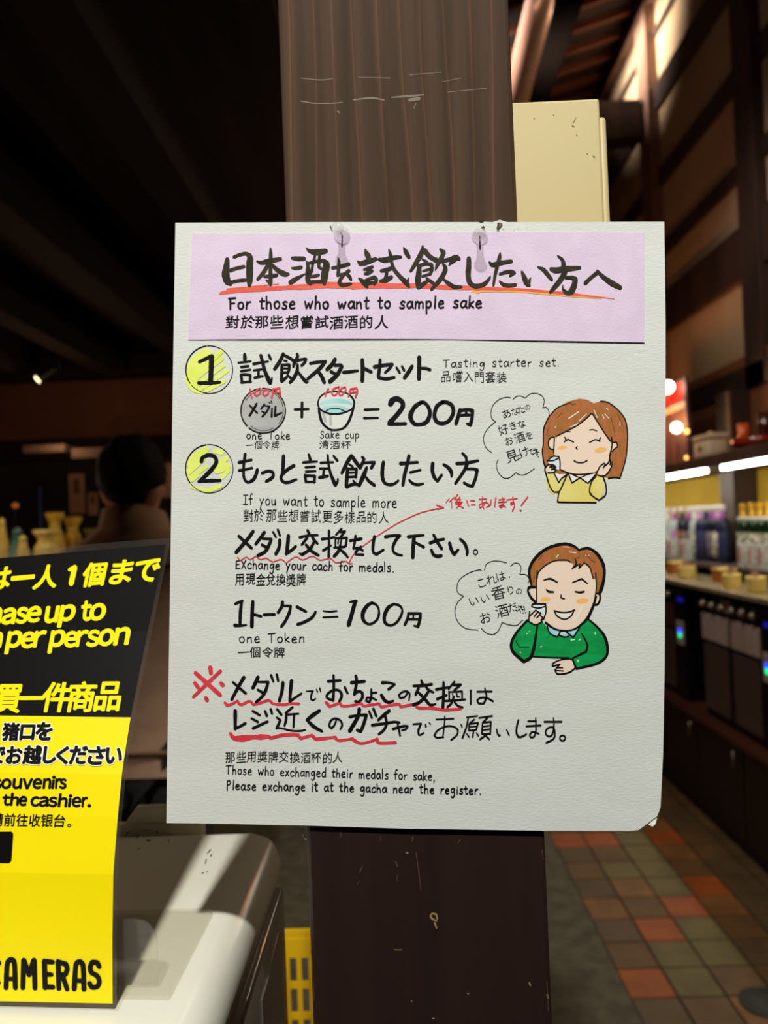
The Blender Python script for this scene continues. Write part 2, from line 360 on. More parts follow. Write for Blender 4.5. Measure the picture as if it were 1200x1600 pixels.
# single-line pen alphabet: x-height 10, baseline 0, y up; "width|strokes"
PEN = {
'a': "9|8,8 5,10 2,8 1,4 3,0.5 6,2 8,7;8,9.5 8,3 9.5,0.5", 'b': "8|1,17 1,0.5;1,6 4,9.5 7,8 7.5,4 5,0.5 1,1", 'c': "8|7.5,8 5,10 2,8 1,4 3,0.5 5,0.5 8,2.5",
'd': "9|8,8 5,9.5 2,8 1,4 3,0.5 6,1.5 8,6;8,17 8,3 8.6,0.5", 'e': "9|1.5,5 7.5,6.5 6.5,9.5 4,10 1.5,7 1.5,3 4,0.5 8,1.5", 'f': "7|7,16 5,17 3.5,14 3.2,0.5;0.5,9 6.5,9.6",
'g': "9|7.5,8.5 5,10 2,8 1.5,4.5 3.5,2.5 6,4 7.8,8.5;8,9.5 7.6,0 6,-5 3,-6 1.5,-4", 'h': "9|1.5,17 1.5,0.5;1.5,6 4,9.5 6.5,8.5 7.2,5 7.5,0.5", 'i': "4|2,9.5 2,0.5;2,13.2 2,13.6",
'k': "8|1.5,17 1.5,0.5;7,9.5 2,5 7.5,0.5", 'l': "4|2,17 2,0.5", 'm': "13|1.5,9.5 1.5,0.5;1.5,6.5 4,9.5 6,8 6.2,0.5;6.2,6.5 8.8,9.5 11,8 11.5,0.5", 'n': "9|1.5,9.5 1.5,0.5;1.5,6.5 4.5,9.5 6.8,8.3 7.5,0.5",
'o': "9|5,10 2,8.5 1.2,4.5 3,0.8 6,0.8 8,4.5 7.2,8.5 5,10", 'p': "9|1.5,9.5 1.5,-6.5;1.5,7 4,9.8 7,8.5 7.5,4.5 5,1 1.8,2", 'r': "7|1.5,9.5 1.5,0.5;1.5,5.5 4,9 6.5,9.5", 's': "8|7,8.8 4.5,10 2,8.2 3,6 6.5,4 6.5,1.5 4,0.3 1,1.5",
't': "7|3.2,15 3.2,3 4.5,0.7 6.5,1.5;0.5,10.5 6.5,11", 'u': "9|1.5,9.5 1.8,3 4,0.7 6.5,2.5 7.2,9.5;7.2,9.5 7.8,0.5", 'v': "8|1,9.5 4,0.5 7.5,9.5", 'w': "12|1,9.5 3.2,0.7 6,7.5 8.2,0.7 11,9.8", 'x': "8|1.2,9.5 7.5,0.5;7.3,9.8 1,0.3", 'y': "8|1,9.5 4,3;7.5,9.8 4,2.5 1.5,-5.5",
'F': "10|2.5,15 2.5,0.5;0.5,15.3 9.5,16;2.5,8.5 8,9", 'T': "11|0.5,14.5 10.5,15.2;5.2,14.8 5.2,0.5", 'I': "8|0.5,15 7.5,15;4,15 4,1;0.5,1 7.5,1.2", 'E': "9|1.5,14 1.5,0.5;1.5,14 8,14.5;1.5,7.8 6.5,8.2;1.5,0.7 8.2,1", 'X': "10|1,14.5 9,0.5;9,15 1,0.2", 'P': "9|1.8,15.5 1.4,-1;1.8,15 6,16 8,13 6,9.5 1.8,8.5", 'S': "9|8,13 5,15 2,13 2.5,9.5 7,7 7.5,3 4.5,0.5 1,2.5",
'.': "5|2.2,0.6 2.5,0.3", ',': "5|2.6,1.2 1.6,-2.5", ' ': "8|"}
def pen(ink, text, xa, ya, xb, yb, xh, w):
    """handwrite a line of English between two baseline points"""
    gl = [PEN[c].split('|') for c in text]; tot = sum(float(g[0])+1.6 for g in gl); dx, dy = xb-xa, yb-ya; k = xh/10; pos = 0
    for g in gl:
        gw = float(g[0])+1.6; bx = xa+dx*pos/tot; by = ya+dy*pos/tot+random.uniform(-.5, .5); pos += gw; kx = dx/tot
        sl = random.uniform(-.02, .08); ks = k*random.uniform(.95, 1.06)
        for st in g[1].split(';'):
            pts = [tuple(float(q) for q in tok.split(',')) for tok in st.split()]
            if pts: ink.stroke([(bx+(x+sl*y+0.8)*kx, by-y*ks, w*random.uniform(.85, 1.1)) for x, y in pts])
# ------------------------------------------------------------------ the white handwritten notice
YF = 0.4965                                                   # front face of the board
def SB(px, py, off): return WY(px, py, YF-off)
INK = mat('black_marker', (17, 15, 14), 0.6, spec=0.12); BRUSH = mat('brush_ink', (60, 54, 40), 0.7, c2=(46, 41, 30), scale=160, spec=0.12)
RED = mat('red_marker', (226, 62, 74), 0.6, c2=(214, 44, 60), scale=120); ORG = mat('orange_crayon', (236, 98, 62), 0.6, c2=(222, 70, 56), scale=300, stretch=(0.15, 1, 1))
YORG = mat('yellow_crayon', (248, 176, 66), 0.7)
PAPER = mat('drawing_paper', (220, 222, 216), 0.85, c2=(215, 217, 210), spec=0.3, scale=40, bump=0.13, bscale=900, stretch=(0.35, 1, 1))
LILAC = mat('lilac_paper', (224, 204, 226), 0.75, c2=(218, 197, 221), scale=60, bump=0.1, bscale=800)
sign = thing('handwritten_notice', WY(650, 820, YB), 'large white handwritten notice with a lilac header pinned to the wooden pillar', 'notice')
outl = [(274, 348), (500, 347), (748, 347), (752, 349), (757, 346.5), (770, 347), (781, 343.5), (792, 347), (1038, 346.5), (1040, 500), (1040, 700), (1038.5, 1050), (1036, 1180), (1032, 1262), (1027, 1275), (998, 1297), (982, 1298.5), (850, 1298), (640, 1295), (480, 1290), (312, 1286.5), (260, 1286), (261, 1200), (266, 900), (270, 600)]
bm = bmesh.new(); fr = [bm.verts.new(SB(x, y, 0)) for x, y in outl]; bk = [bm.verts.new(v.co+Vector((0, 0.0031, 0))) for v in fr]
bm.faces.new(fr); bm.faces.new(bk[::-1])
for k in range(len(fr)): bm.faces.new((fr[k], bk[k], bk[(k+1) % len(fr)], fr[(k+1) % len(fr)]))
bmo(bm, 'board', PAPER, sign)
bm = bmesh.new(); q = [SB(1027.5, 1275, -0.002), SB(1011, 1287.5, -0.002), SB(1020, 1291.5, 0.002), SB(1024, 1288, 0.003)]
fv = [bm.verts.new(p) for p in q]; bv = [bm.verts.new(p+Vector((0, 0.0006, 0))) for p in q]
bm.faces.new(fv); bm.faces.new(bv[::-1])
for k in range(4): bm.faces.new((fv[k], bv[k], bv[(k+1) % 4], fv[(k+1) % 4]))
bmo(bm, 'folded_corner', PAPER, sign)
# lilac header: a thin sheet whose lower edge lifts a little
def hoff(px, py):
    t = (px-297)/710.0; v = min(max((py-364)/170.0, 0), 1)
    return 0.00032+v*v*(0.0002+0.0005*abs(math.sin(t*5.5)))
def SH(px, py, off): return SB(px, py, hoff(px, py)+off)
bm = bmesh.new(); G = []
for th in (0, -0.0002):
    g_ = []
    for j in range(13):
        v = j/12; row = []
        for k in range(37):
            t = k/36; xt = 300+707.5*t; yt = 364.5-1.5*t+0.8*math.sin(t*7); xb = 294+713*t; yb = 530.5+4.5*t-3*math.sin(t*3.1)*(t > .05)
            row.append(bm.verts.new(SH(xt+(xb-xt)*v, yt+(yb-yt)*v, th)))
        g_.append(row)
    G.append(g_)
for j in range(12):
    for k in range(36):
        bm.faces.new((G[0][j][k], G[0][j][k+1], G[0][j+1][k+1], G[0][j+1][k])); bm.faces.new((G[1][j][k], G[1][j+1][k], G[1][j+1][k+1], G[1][j][k+1]))
    for k in (0, 36): bm.faces.new((G[0][j][k], G[0][j+1][k], G[1][j+1][k], G[1][j][k]))
for k in range(36):
    for j in (0, 12): bm.faces.new((G[0][j][k], G[0][j][k+1], G[1][j][k+1], G[1][j][k]))
bmo(bm, 'header_paper', LILAC, sign)['label'] = 'lilac paper strip'
HL = 0.00012
u = Ink()
u.draw(340, 380, .1, 60, "40,790,35 150,765,60 400,735,70 800,715,70 1150,690,65;60,770,45 300,745,60 600,715,55 1000,690,50;150,720,30 450,700,45 700,665,30 950,640,18")
u.draw(450, 380, .1, 60, "0,690,75 300,680,90 600,655,95 900,660,100 1250,670,95;1000,690,70 1400,665,80 1700,670,85 2000,660,75;600,620,40 1000,630,35 1500,625,30;2000,660,80 2500,690,75 3000,700,60")
u.draw(750, 390, .1, 40, "-60,610,55 200,610,50 600,625,50 1000,655,45 1300,680,45 1600,715,35 1900,745,20 2100,770,10")
u.build('header_underline', ORG, sign, SH, HL)['label'] = 'red-orange underline'
u = Ink(); u.draw(750, 390, .1, 22, "0,650,30 300,650,22 700,665,22 1100,700,26 1500,735,20 1900,765,10;-120,650,40 -20,665,45")
u.build('header_underline', YORG, sign, SH, HL+4e-5)['label'] = 'yellow crayon underline'
u = Ink()
u.draw(340, 380, .1, 60, "150,250,70 140,350,95 125,480,120 150,590,110 200,640,60;255,215,50 360,175,55 450,165,60 505,220,95 500,350,110 500,550,105 495,665,60;195,425,60 300,390,55 410,365,55;190,615,60 320,585,55 440,575,55;"
 "825,75,25 830,160,55 828,300,60 825,450,62 830,600,60 825,660,30;615,280,30 680,305,60 800,280,85 980,245,60;790,330,60 720,450,65 625,565,50;850,340,50 950,430,75 1050,480,85 1105,480,50;735,520,50 820,515,65 920,500,60;755,575,20 810,610,60 830,650,40")
u.draw(450, 380, .1, 60, "65,230,50 150,240,75 250,240,70;55,385,25 120,390,55 205,375,60;40,610,80 120,560,70 260,480,25;285,75,20 340,120,60 450,140,95 590,120,75;425,160,45 410,240,45 385,330,45 370,430,45 345,480,40;495,170,45 485,280,50 480,370,50 520,395,45;290,280,25 310,360,60 310,480,80 310,580,80 350,635,60;300,320,50 420,285,50 560,270,60 600,330,110 580,440,115 565,560,110 570,640,50;350,520,50 420,510,50 480,495,45;330,610,60 440,600,60 560,600,60;"
 "785,225,20 795,300,50 790,400,55 775,500,50;695,385,50 800,365,60 950,325,60;950,430,60 880,480,55 820,490,50 780,500,40;880,490,40 820,560,55 800,620,60 850,655,65 980,635,50;910,480,40 960,520,60 985,570,40")
u.draw(550, 380, .1, 60, "205,100,30 230,160,80 260,220,85;85,275,20 130,320,70 220,295,85 370,245,60;190,410,40 250,395,60 320,365,45;200,475,40 250,465,60 315,430,50;105,545,25 160,590,70 220,660,70 240,685,40;200,590,55 270,555,50 350,530,60 380,570,60 350,640,50;210,640,60 280,620,60 340,610,50;"
 "420,250,50 520,260,90 640,225,70 760,215,50;575,100,25 600,180,55 620,300,55 660,410,60 760,530,65 850,620,80 890,680,40;885,540,15 865,610,50 870,660,60;455,430,50 540,415,65 620,385,60;545,420,50 535,500,55 515,560,55;445,590,50 540,570,75 615,525,60;805,65,20 840,130,70 890,215,60")
u.draw(640, 380, .1, 60, "205,40,30 190,140,75 120,270,75 15,435,40;230,110,80 320,210,70 430,270,75 470,290,40;200,250,30 270,290,50;150,350,70 145,450,85 130,580,95 140,680,80;160,345,55 250,320,50 340,330,60 350,400,55 320,480,50;210,430,35 320,400,35;200,515,40 310,480,40;140,690,60 210,640,70 290,580,40;265,545,35 340,600,50 410,650,30;"
 "480,95,40 530,140,75 500,220,70 440,320,60 400,415,20;500,280,60 620,250,60 720,220,80 770,240,60;720,240,70 660,290,60 610,345,15;520,320,30 560,390,70 520,500,70 440,610,70 340,720,45;520,550,30 600,620,60 700,680,65 810,680,40;925,235,70 925,330,80 915,480,85 935,600,80 1010,665,70 1120,655,70 1190,615,60 1250,540,35 1265,510,10")
u.draw(750, 390, .1, 60, "315,50,25 305,120,60 270,250,60 235,400,50 210,550,40;145,195,30 200,235,70 320,205,70 490,180,55;310,380,40 400,350,55 500,340,50 545,360,40;545,360,40 470,405,40;305,490,25 360,540,55 450,560,60 555,545,50;655,345,40 690,430,75 730,520,80 770,555,50;795,435,10 770,490,50 765,550,40;905,270,25 990,310,60 1060,390,65 1120,465,50")
u.draw(860, 390, .1, 60, "115,95,25 180,150,50 205,220,70 195,300,70;10,300,60 90,320,90 220,300,90 350,290,70 460,280,50;230,350,80 150,480,80 60,590,70 0,665,50;240,435,45 330,435,60 390,460,80 370,560,90 320,660,90 260,680,70 200,620,40 195,550,10;545,520,60 640,430,55 740,350,60;735,330,40 820,420,65 960,520,85 1090,590,70")
u.build('header_lettering', BRUSH, sign, SH, HL+8e-5)['label'] = 'brushed dark heading'
u = Ink(); pen(u, "For those who want to sample sake", 356, 483.5, 754, 481, 11.5, 3.0); cjk(u, "對於那些想嘗試酒酒的人", 351, 503.5, 607, 503.5, 22, .35); u.build('header_lettering', INK, sign, SH, HL+5e-5)
LL = 0.0002
# numbered circles
HY = mat('highlighter', (236, 246, 124), 0.8, c2=(226, 240, 96), scale=90)
def badge(cx, cy, r, hl, num):
    b_ = Ink(); b_.draw(*hl, mi=1)
    st = ellipse(cx, cy, r, r*1.02, 1.3, -95, 140, 36); b_.stroke(st, 0); st = ellipse(cx, cy, r, r*1.02, 1.9, 145, 262, 24); b_.stroke(st, 0)
    b_.draw(*num, mi=0); o = b_.build('number_circle', [INK, HY], sign, SB, LL)
    o['label'] = 'circled numeral on a yellow highlight'
badge(327, 577.5, 36.5, (290, 540, .1, 60, "60,340,90 150,210,110 320,85,100;60,430,110 380,110,100;50,540,100 560,90,70;80,600,90 250,440,70 570,200,70;120,660,80 340,490,60 600,310,55;200,690,70 420,560,60 650,390,60;320,700,70 600,560,60;30,560,50 90,650,60 190,720,50;15,460,40 40,600,50 130,700,50 260,745,30"),
      (290, 540, .1, 60, "215,255,55 310,210,60 400,165,60;405,170,85 400,350,80 390,560,80;205,585,60 380,585,60 535,575,50"))
badge(327, 732.3, 37, (285, 695, .1, 60, "110,310,100 200,190,120 370,75,100;90,430,90 250,270,110 330,220,70;110,520,80 380,340,60;130,560,60 250,480,50;500,100,70 620,120,80;560,300,80 690,210,80;540,400,110 700,330,120;620,500,80 730,400,60;140,660,50 300,700,60 420,710,70 600,640,60"),
      (285, 695, .1, 60, "295,265,60 320,200,65 410,160,60 500,185,60 530,270,65 460,380,70 280,560,60;255,570,50 400,560,60 590,555,50"))
u = Ink()                                                     # heading of item one
u.draw(365, 545, .1, 45, "170,75,40 175,120,60 175,170,60;75,218,35 170,205,35 270,192,30;120,285,45 230,268,40;115,350,40 260,325,35;115,405,45 125,470,45 130,530,35;115,405,40 190,400,45 260,410,45;260,410,45 255,520,40;120,525,40 270,510,40;310,235,45 420,215,40 540,195,30;425,100,50 450,200,55 490,350,60 545,480,70 570,535,60;570,535,60 590,490,40 600,450,25;315,335,35 440,318,35;390,335,40 385,430,40;325,450,35 390,435,45 455,425,35;550,95,40 575,150,45 585,170,30;"
 "775,75,50 730,180,60 640,315,55;785,95,45 870,140,50 960,200,50;785,180,28 830,190,34;755,250,45 750,380,50 745,500,50;760,250,40 870,245,45;870,245,45 865,330,45 850,370,40;770,305,30 860,305,30;760,370,35 850,365,35;750,510,45 800,465,45 850,425,30;840,410,40 890,450,40;990,75,40 1000,120,50 950,220,60 930,280,35;970,190,40 1060,165,45 1130,155,45;1130,155,45 1110,210,45 1060,260,40;1000,240,40 990,350,55 940,450,60 880,525,45;1000,345,30 1060,430,50 1130,510,55 1160,515,30")
u.draw(470, 545, .1, 50, "150,225,50 270,205,45 390,195,40;385,195,50 290,310,60 110,465,50;260,340,45 320,420,60 365,520,60;535,160,60 490,240,65 410,320,60;530,255,50 630,250,45;640,270,60 570,400,65 455,510,70;470,355,50 530,385,50;665,365,50 770,355,50 890,340,40;960,170,60 965,330,65 960,500,60;980,300,50 1100,360,50")
u.draw(570, 545, .1, 50, "150,280,60 290,255,55 430,240,50;430,240,45 380,310,45 315,370,35;240,170,50 230,300,55 210,430,55;215,450,50 340,465,50 460,445,45;495,290,35 545,370,40;580,270,35 615,335,40;740,270,55 690,350,60 620,450,60;850,130,65 850,300,65 845,465,65;880,300,40 960,305,45 1020,325,45")
u.build('lettering', INK, sign, SB, LL)
u = Ink(); pen(u, "Tasting starter set.", 691, 574, 876, 572, 8.2, 1.4); cjk(u, "品嚐入門套装", 688, 588, 793, 590, 19, 0); u.build('lettering', INK, sign, SB, LL)
# medal
GREY = mat('grey_marker', (186, 186, 182), 0.7, c2=(168, 168, 165), scale=70, stretch=(1, 1, 2))
md = Ink(); md.poly([(p[0], p[1]) for p in ellipse(411.2, 641.6, 33.5, 34, 1)][:-1], 1, 0)
md.draw(370, 600, .1, 30, "310,310,40 260,400,42 200,495,40;200,335,30 320,455,32;430,320,35 380,390,35;430,340,25 510,350,35;510,350,35 470,430,35 400,510,38;395,430,30 440,455,30;505,285,20 520,305,20;535,265,20 548,300,20;550,380,30 545,515,35;605,350,30 595,500,38;595,500,38 700,450,30")
md.stroke(ellipse(411.2, 641.6, 34.8, 35, 1.9, -92, 130, 40)); md.stroke(ellipse(411.2, 641.6, 34.8, 35, 2.1, 137, 262, 30))
md.stroke(ellipse(411.6, 641.4, 31, 31.8, 1.0, -150, 40, 30)); md.stroke(ellipse(411.6, 641.4, 31, 31.5, .9, 60, 130, 20))
md.build('medal_drawing', [INK, GREY], sign, SB, LL)
# cup
CYAN = mat('cyan_marker', (178, 228, 228), 0.8, c2=(150, 212, 214), scale=60); CUPW = mat('cup_white', (226, 226, 220), 0.8)
cu_ = Ink()
cu_.area(480, 600, .1, "180,330 200,230 300,150 450,125 600,145 700,220 730,310 700,470 640,600 560,690 440,715 340,695 240,600 195,480", 2, 0, True)
cu_.area(480, 600, .1, "200,330 240,270 400,235 560,235 700,290 705,330 600,310 400,305", 1, 2e-6, True)
cu_.area(480, 600, .1, "230,390 300,345 450,335 600,365 650,395 590,440 440,460 300,440", 1, 3e-6, True)
cu_.area(480, 600, .1, "220,430 280,465 310,600 270,610;340,470 385,480 385,660 350,650", 3, 3e-6)
cu_.draw(480, 600, .1, 26, "165,300,26 200,205,26 300,140,28 450,120,26 600,140,26 700,210,34 735,300,32 700,385,30 600,440,32 450,472,36 300,450,32 200,390,30 165,310,26;180,380,35 200,500,45 240,610,40 340,700,35 440,718,32 560,690,35 640,600,40 700,450,38 735,320,30;275,435,18 340,395,18 430,380,18 520,395,18 600,435,20")
cu_.build('cup_drawing', [INK, CYAN, CUPW, GREY], sign, SB, LL)
u = Ink()
u.draw(370, 600, .1, 27, "205,75,25 215,150,25 235,215,28;350,75,26 295,110 275,160 310,188 360,150 375,95 350,75;470,80,26 420,110 405,160 440,188 490,150 485,95 455,78;570,75,30 560,150 545,215,30;570,80,26 670,60,26;670,60,28 678,150 665,205;620,75,24 620,140;575,140,24 665,130")
u.build('lettering', RED, sign, SB, LL+2e-4)['label'] = 'small red price over the medal'; u = Ink()
u.draw(480, 600, .1, 27, "330,70,27 300,130 280,190;490,45,27 420,70 385,130 400,175 440,170 500,110 490,45;590,45,27 530,70 495,130 510,178 550,165 600,100 590,45;680,75,28 660,130 645,195;680,75,26 770,60,26;770,60,28 785,110 755,200;720,80,24 715,130;680,135,24 770,120")
u.build('lettering', RED, sign, SB, LL+2e-4)['label'] = 'small red price over the cup'
u = Ink(); u.draw(370, 600, .1, 40, "1020,290,45 1015,515,45;905,395,40 1120,390,38"); u.build('lettering', INK, sign, SB, LL); u = Ink(); u.draw(480, 600, .1, 40, "900,400,42 1115,392,38;890,532,42 1105,528,35")
u.draw(595, 610, .125, 45, "120,170,70 150,120,75 210,105,65 270,150,60 265,220,60 180,330,60 110,400,60;100,420,45 200,418,45 310,415,42;500,150,50 420,210,55 370,320,60 410,410,50 480,425,45 570,395,55 615,290,50 590,200,45 540,150,45 500,150,50;770,145,50 700,200 670,310 700,390 770,412 850,380 905,280 890,190 830,150 770,145;990,240,45 965,330,48 940,415,48;990,250,45 1080,240,45 1145,250,50;1145,250,50 1140,340,45 1120,430,50;1120,430,40 1075,415,30;1070,250,35 1065,300,35;990,310,35 1110,305,35")
u.build('lettering', INK, sign, SB, LL); u = Ink()
pen(u, "one Toke", 384, 686, 454, 687, 7.6, 1.5)
cjk(u, "一個令牌", 383, 695, 437, 695, 14.5, 0); u.build('lettering', INK, sign, SB, LL); u = Ink(); pen(u, "Sake cup", 499, 685, 562, 685, 7.6, 1.4); cjk(u, "清酒杯", 498, 695, 549, 695, 14, 0)
u.build('lettering', INK, sign, SB, LL)
u = Ink()                                                     # heading of item two
u.draw(365, 700, .1, 45, "180,95,50 165,200,45 155,330,45 160,450,45 190,515,45 240,530,50 310,490,55 355,400,55 370,335,50;85,225,55 180,205,45 280,185,40;85,350,45 180,335,40 290,310,40;445,390,50 540,360,50 610,375,50 620,430,50 580,480,55 510,520,50;780,120,55 775,250,60 765,390,50;940,275,60 850,330,55 770,400,55 740,460,50 770,520,50 850,535,50 980,490,40")
u.draw(465, 700, .1, 45, "175,100,40 200,190,50;85,225,40 200,215,40 305,210,30;125,300,40 270,290,38;130,368,40 280,360,35;115,420,45 130,530,45;115,430,45 270,435,45;270,435,45 260,535,40;130,530,35 270,525,40;360,230,40 555,220,35;470,110,40 480,230,40 510,380,45 560,510,60 590,575,60;590,575,50 620,530,40 630,480,30;350,320,40 480,318,35;410,330,40 400,430,40;340,460,50 470,435,45;560,120,35 620,195,45;"
 "840,120,60 770,230,60 690,390,45;850,130,55 920,230,60 980,310,50;805,250,30 860,290,40;780,320,50 770,450,60 760,600,55;780,325,40 920,325,45;920,325,45 910,450,45;800,385,30 910,380,30;800,450,35 910,445,35;770,610,50 840,570,50 930,560,40;870,510,35 920,570,45;1010,140,45 1040,170,45 1000,260,50 975,310,50;1020,230,40 1100,225,40 1200,220,45;1200,220,45 1150,310,50;1080,300,45 1030,430,70 960,585,55;1060,440,30 1110,510,50 1200,580,50")
u.draw(575, 700, .1, 45, "240,220,55 225,330,60 225,450,60 260,540,50 340,570,45 410,555,40 475,505,35;640,120,55 615,240,55 570,420,55 545,575,50;510,240,60 640,230,45 775,220,40;660,380,40 820,340,35;645,500,35 700,550,45 780,570,40 860,555,35")
u.draw(660, 700, .1, 45, "160,240,60 155,350,60 185,450,55 235,515,45;235,515,45 300,420,45;330,255,40 400,300,55 450,370,60 455,440,35;625,80,40 680,140,45 690,220,45;535,240,50 690,230,50 870,195,40;700,250,55 640,370,50 515,550,45;690,325,40 800,325,40 855,340,55;855,340,55 830,470,50 780,595,50;780,595,50 720,580,45 650,540,40")
u.build('lettering', INK, sign, SB, LL)
u = Ink(); pen(u, "If you want to sample more", 379, 789, 621, 794, 10.5, 1.6); cjk(u, "對於那些想嘗試更多樣品的人", 379, 805, 608, 809, 21, 0); u.build('lettering', INK, sign, SB, LL)
u = Ink()
u.draw(360, 820, .1, 50, "355,100,55 270,220,60 90,430,60;130,175,50 330,365,50;530,115,55 480,190,55 395,300,50;500,215,40 640,220,40;640,225,45 600,320,55 540,420,55 430,480,55;490,310,45 560,350,45;665,110,35 710,190,35;740,75,40 775,170,35;770,235,55 760,350,55 710,455,55;905,170,60 895,300,60 875,455,50;870,450,50 950,400,50 1020,335,45")
u.draw(460, 820, .1, 45, "205,85,45 235,145,50;85,195,45 220,165,40 360,160,40;200,200,45 115,310,40;270,170,40 310,240,50 360,290,40;310,260,45 240,380,50 120,465,50;120,465,45 80,445,30;180,310,45 270,410,50 375,475,45;540,90,40 540,300,40 535,500,45;430,220,45 540,210,35 620,190,35;450,400,45 570,320,35;735,60,35 650,155,35;720,110,35 790,100,40;790,100,40 720,190,40;640,200,30 640,340,30;640,210,30 820,200,35;820,200,35 800,330,40;690,215,25 680,290,25;740,200,25 720,290,30;620,355,35 790,340,35;720,310,40 680,420,50 620,490,50;710,380,40 780,440,45 835,505,35;955,170,40 940,280,40 920,370,35;870,245,45 1045,215,45;1040,340,40 960,420,40 960,460,35 1075,465,40;920,370,30 1000,360,40 1070,400,35")
u.draw(570, 820, .1, 45, "150,180,50 130,300,50 130,420,45 180,460,45 290,390,40;320,185,50 450,165,45 550,165,45;550,165,45 490,230,50 440,340,45 450,420,40 510,460,40 580,475,35;680,185,55 800,170,45 920,160,35;770,190,60 755,350,60 750,510,55;790,275,40 920,345,45")
u.draw(655, 820, .1, 50, "170,280,50 270,245,50 385,220,40;225,155,45 280,260,50 350,370,50;190,390,45 220,460,50 280,490,55 345,480,50;475,285,55 500,380,55 545,460,50;545,460,50 610,385,40;640,220,40 710,290,50 750,400,50 745,465,40"); u.stroke(ellipse(743, 862.4, 3.3, 3.6, 1.7, 0, 360, 16))
u.build('lettering', INK, sign, SB, LL)
u = Ink(); pen(u, "EXchange your cach for medals.", 367, 889, 617, 894, 9.2, 1.9); cjk(u, "用現金兌換奬牌", 367, 905, 479, 906, 20.5, .2); u.build('lettering', INK, sign, SB, LL)
u = Ink()
u.draw(360, 930, .1, 50, "75,135,40 130,110,45 190,85,40;175,90,50 155,280,55 150,460,50;70,470,60 150,475,45 245,465,35;350,95,55 340,280,60 335,490,60;370,300,45 480,330,45;525,305,50 690,300,48;815,105,55 800,180,50 745,270,50;820,165,40 940,165,40;940,165,45 920,270,50 860,400,50 795,490,45;1040,180,50 1180,255,45;1050,455,50 1150,420,50 1260,360,50 1310,300,45 1330,260,40")
u.draw(470, 930, .1, 30, "350,245,25 450,255,30 560,245,28;350,345,30 575,335,28;765,105,25 820,95,45 870,90,45;850,95,65 800,280,65 745,465,65")
u.draw(550, 930, .1, 45, "310,115,45 230,170,60 170,280,65 180,390,55 260,450,40 350,420,40 410,340,42 420,230,35 380,150,40 310,115,45;650,135,40 560,200,60 505,330,60 520,430,50 600,470,40 690,430,40 760,330,40 785,230,35 740,160,40 650,135,40;885,280,40 865,370,45 825,460,45;880,285,45 1070,285,45;1070,285,45 1060,380,50 1030,490,50;1030,490,40 970,475,30;960,300,30 955,370,30;880,375,35 1040,375,35")
pen(u, "one Token", 372, 1004.5, 477, 1004, 9.4, 1.7); cjk(u, "一個令牌", 371, 1019, 446, 1020, 18.5, .15)
u.build('lettering', INK, sign, SB, LL)
u = Ink()                                                     # reference mark
u.draw(295, 1030, .1, 60, "105,215,65 290,380,70 490,560,65;495,185,55 290,380,60 70,590,50;335,130,75 345,220,65;95,370,60 145,440,65;500,370,55 530,405,70;265,600,60 285,640,70"); u.build('reference_mark', RED, sign, SB, LL)['label'] = 'red reference mark'
u = Ink()
u.draw(295, 1030, .1, 45, "565,680,45 600,725,50 680,700,45 760,650,40;760,650,40 785,695,45 830,710,45 930,660,45 970,665,40;970,665,40 1010,710,45 1100,690,45 1200,655,45 1260,645,42 1320,695,45 1480,710,45 1590,695,45 1720,698,48")
u.draw(500, 1045, .1, 46, "95,525,50 150,590,50 310,535,45;310,535 350,580,50 480,575,45 640,540,45;640,540 690,580,45 760,570,45 920,545,45;920,545 960,600,45 1100,570,45 1200,555,45 1240,555,45;1240,555 1260,595,45 1440,560,45 1500,570,40;1500,565 1540,610,50 1750,615,50 1930,640,50 2160,630,45 2220,610,40")
u.build('underline', RED, sign, SB, LL-5e-5)['label'] = 'red wavy underline'
u = Ink()
u.draw(350, 1095, .1, 60, "100,510,50 150,580,70 250,590,100 350,580,100 450,570,70 590,565,90 690,560,60 740,580,55 900,540,60 1080,525,60 1150,540,55;1150,530 1200,590,55 1370,540,50;1370,540 1440,600,55 1500,595,60 1730,570,45;1730,570 1800,620,45 2000,595,45;2000,595 2110,660,50 2220,655,45 2390,600,45;2390,600 2430,660,50 2680,655,50")
u.build('underline', RED, sign, SB, LL-5e-5)['label'] = 'thick red wavy underline'
u = Ink()
u.draw(295, 1030, .1, 50, "860,285,60 770,440,55 670,630,50;690,360,40 890,535,45")
u.draw(390, 1045, .1, 45, "130,130,60 100,200,60 50,300,55;140,205,35 290,205,40;290,205,45 250,340,55 190,440,50 100,520,45;125,325,40 200,370,45;335,100,45 370,200,35;425,90,45 445,190,40;520,215,55 505,350,55 465,500,55;655,185,60 640,330,55 625,510,45;625,510,45 710,450,40 810,385,35;885,350,20 990,345,30;990,345,30 965,400,30 960,470,30 990,495,30 1030,465,25;1045,320,22 1060,360,25;1095,300,25 1110,355,22")
u.draw(500, 1045, .1, 45, "210,100,40 215,250,45 205,495,45;125,195,45 320,180,42;205,490,40 120,460,40 100,420,40 140,370,40 220,330,40 290,335,42 335,390,45 330,450,45 300,510,40;385,285,40 430,380,40;560,110,50 570,210,50 535,400,45;490,215,55 695,195,48;540,395,40 600,345,45 660,370,45 660,450,45 610,510,40 550,505,40;800,320,35 800,440,40 770,520,40 720,500,35 730,450,30 800,450,35 880,485,30;810,375,30 880,370,35")
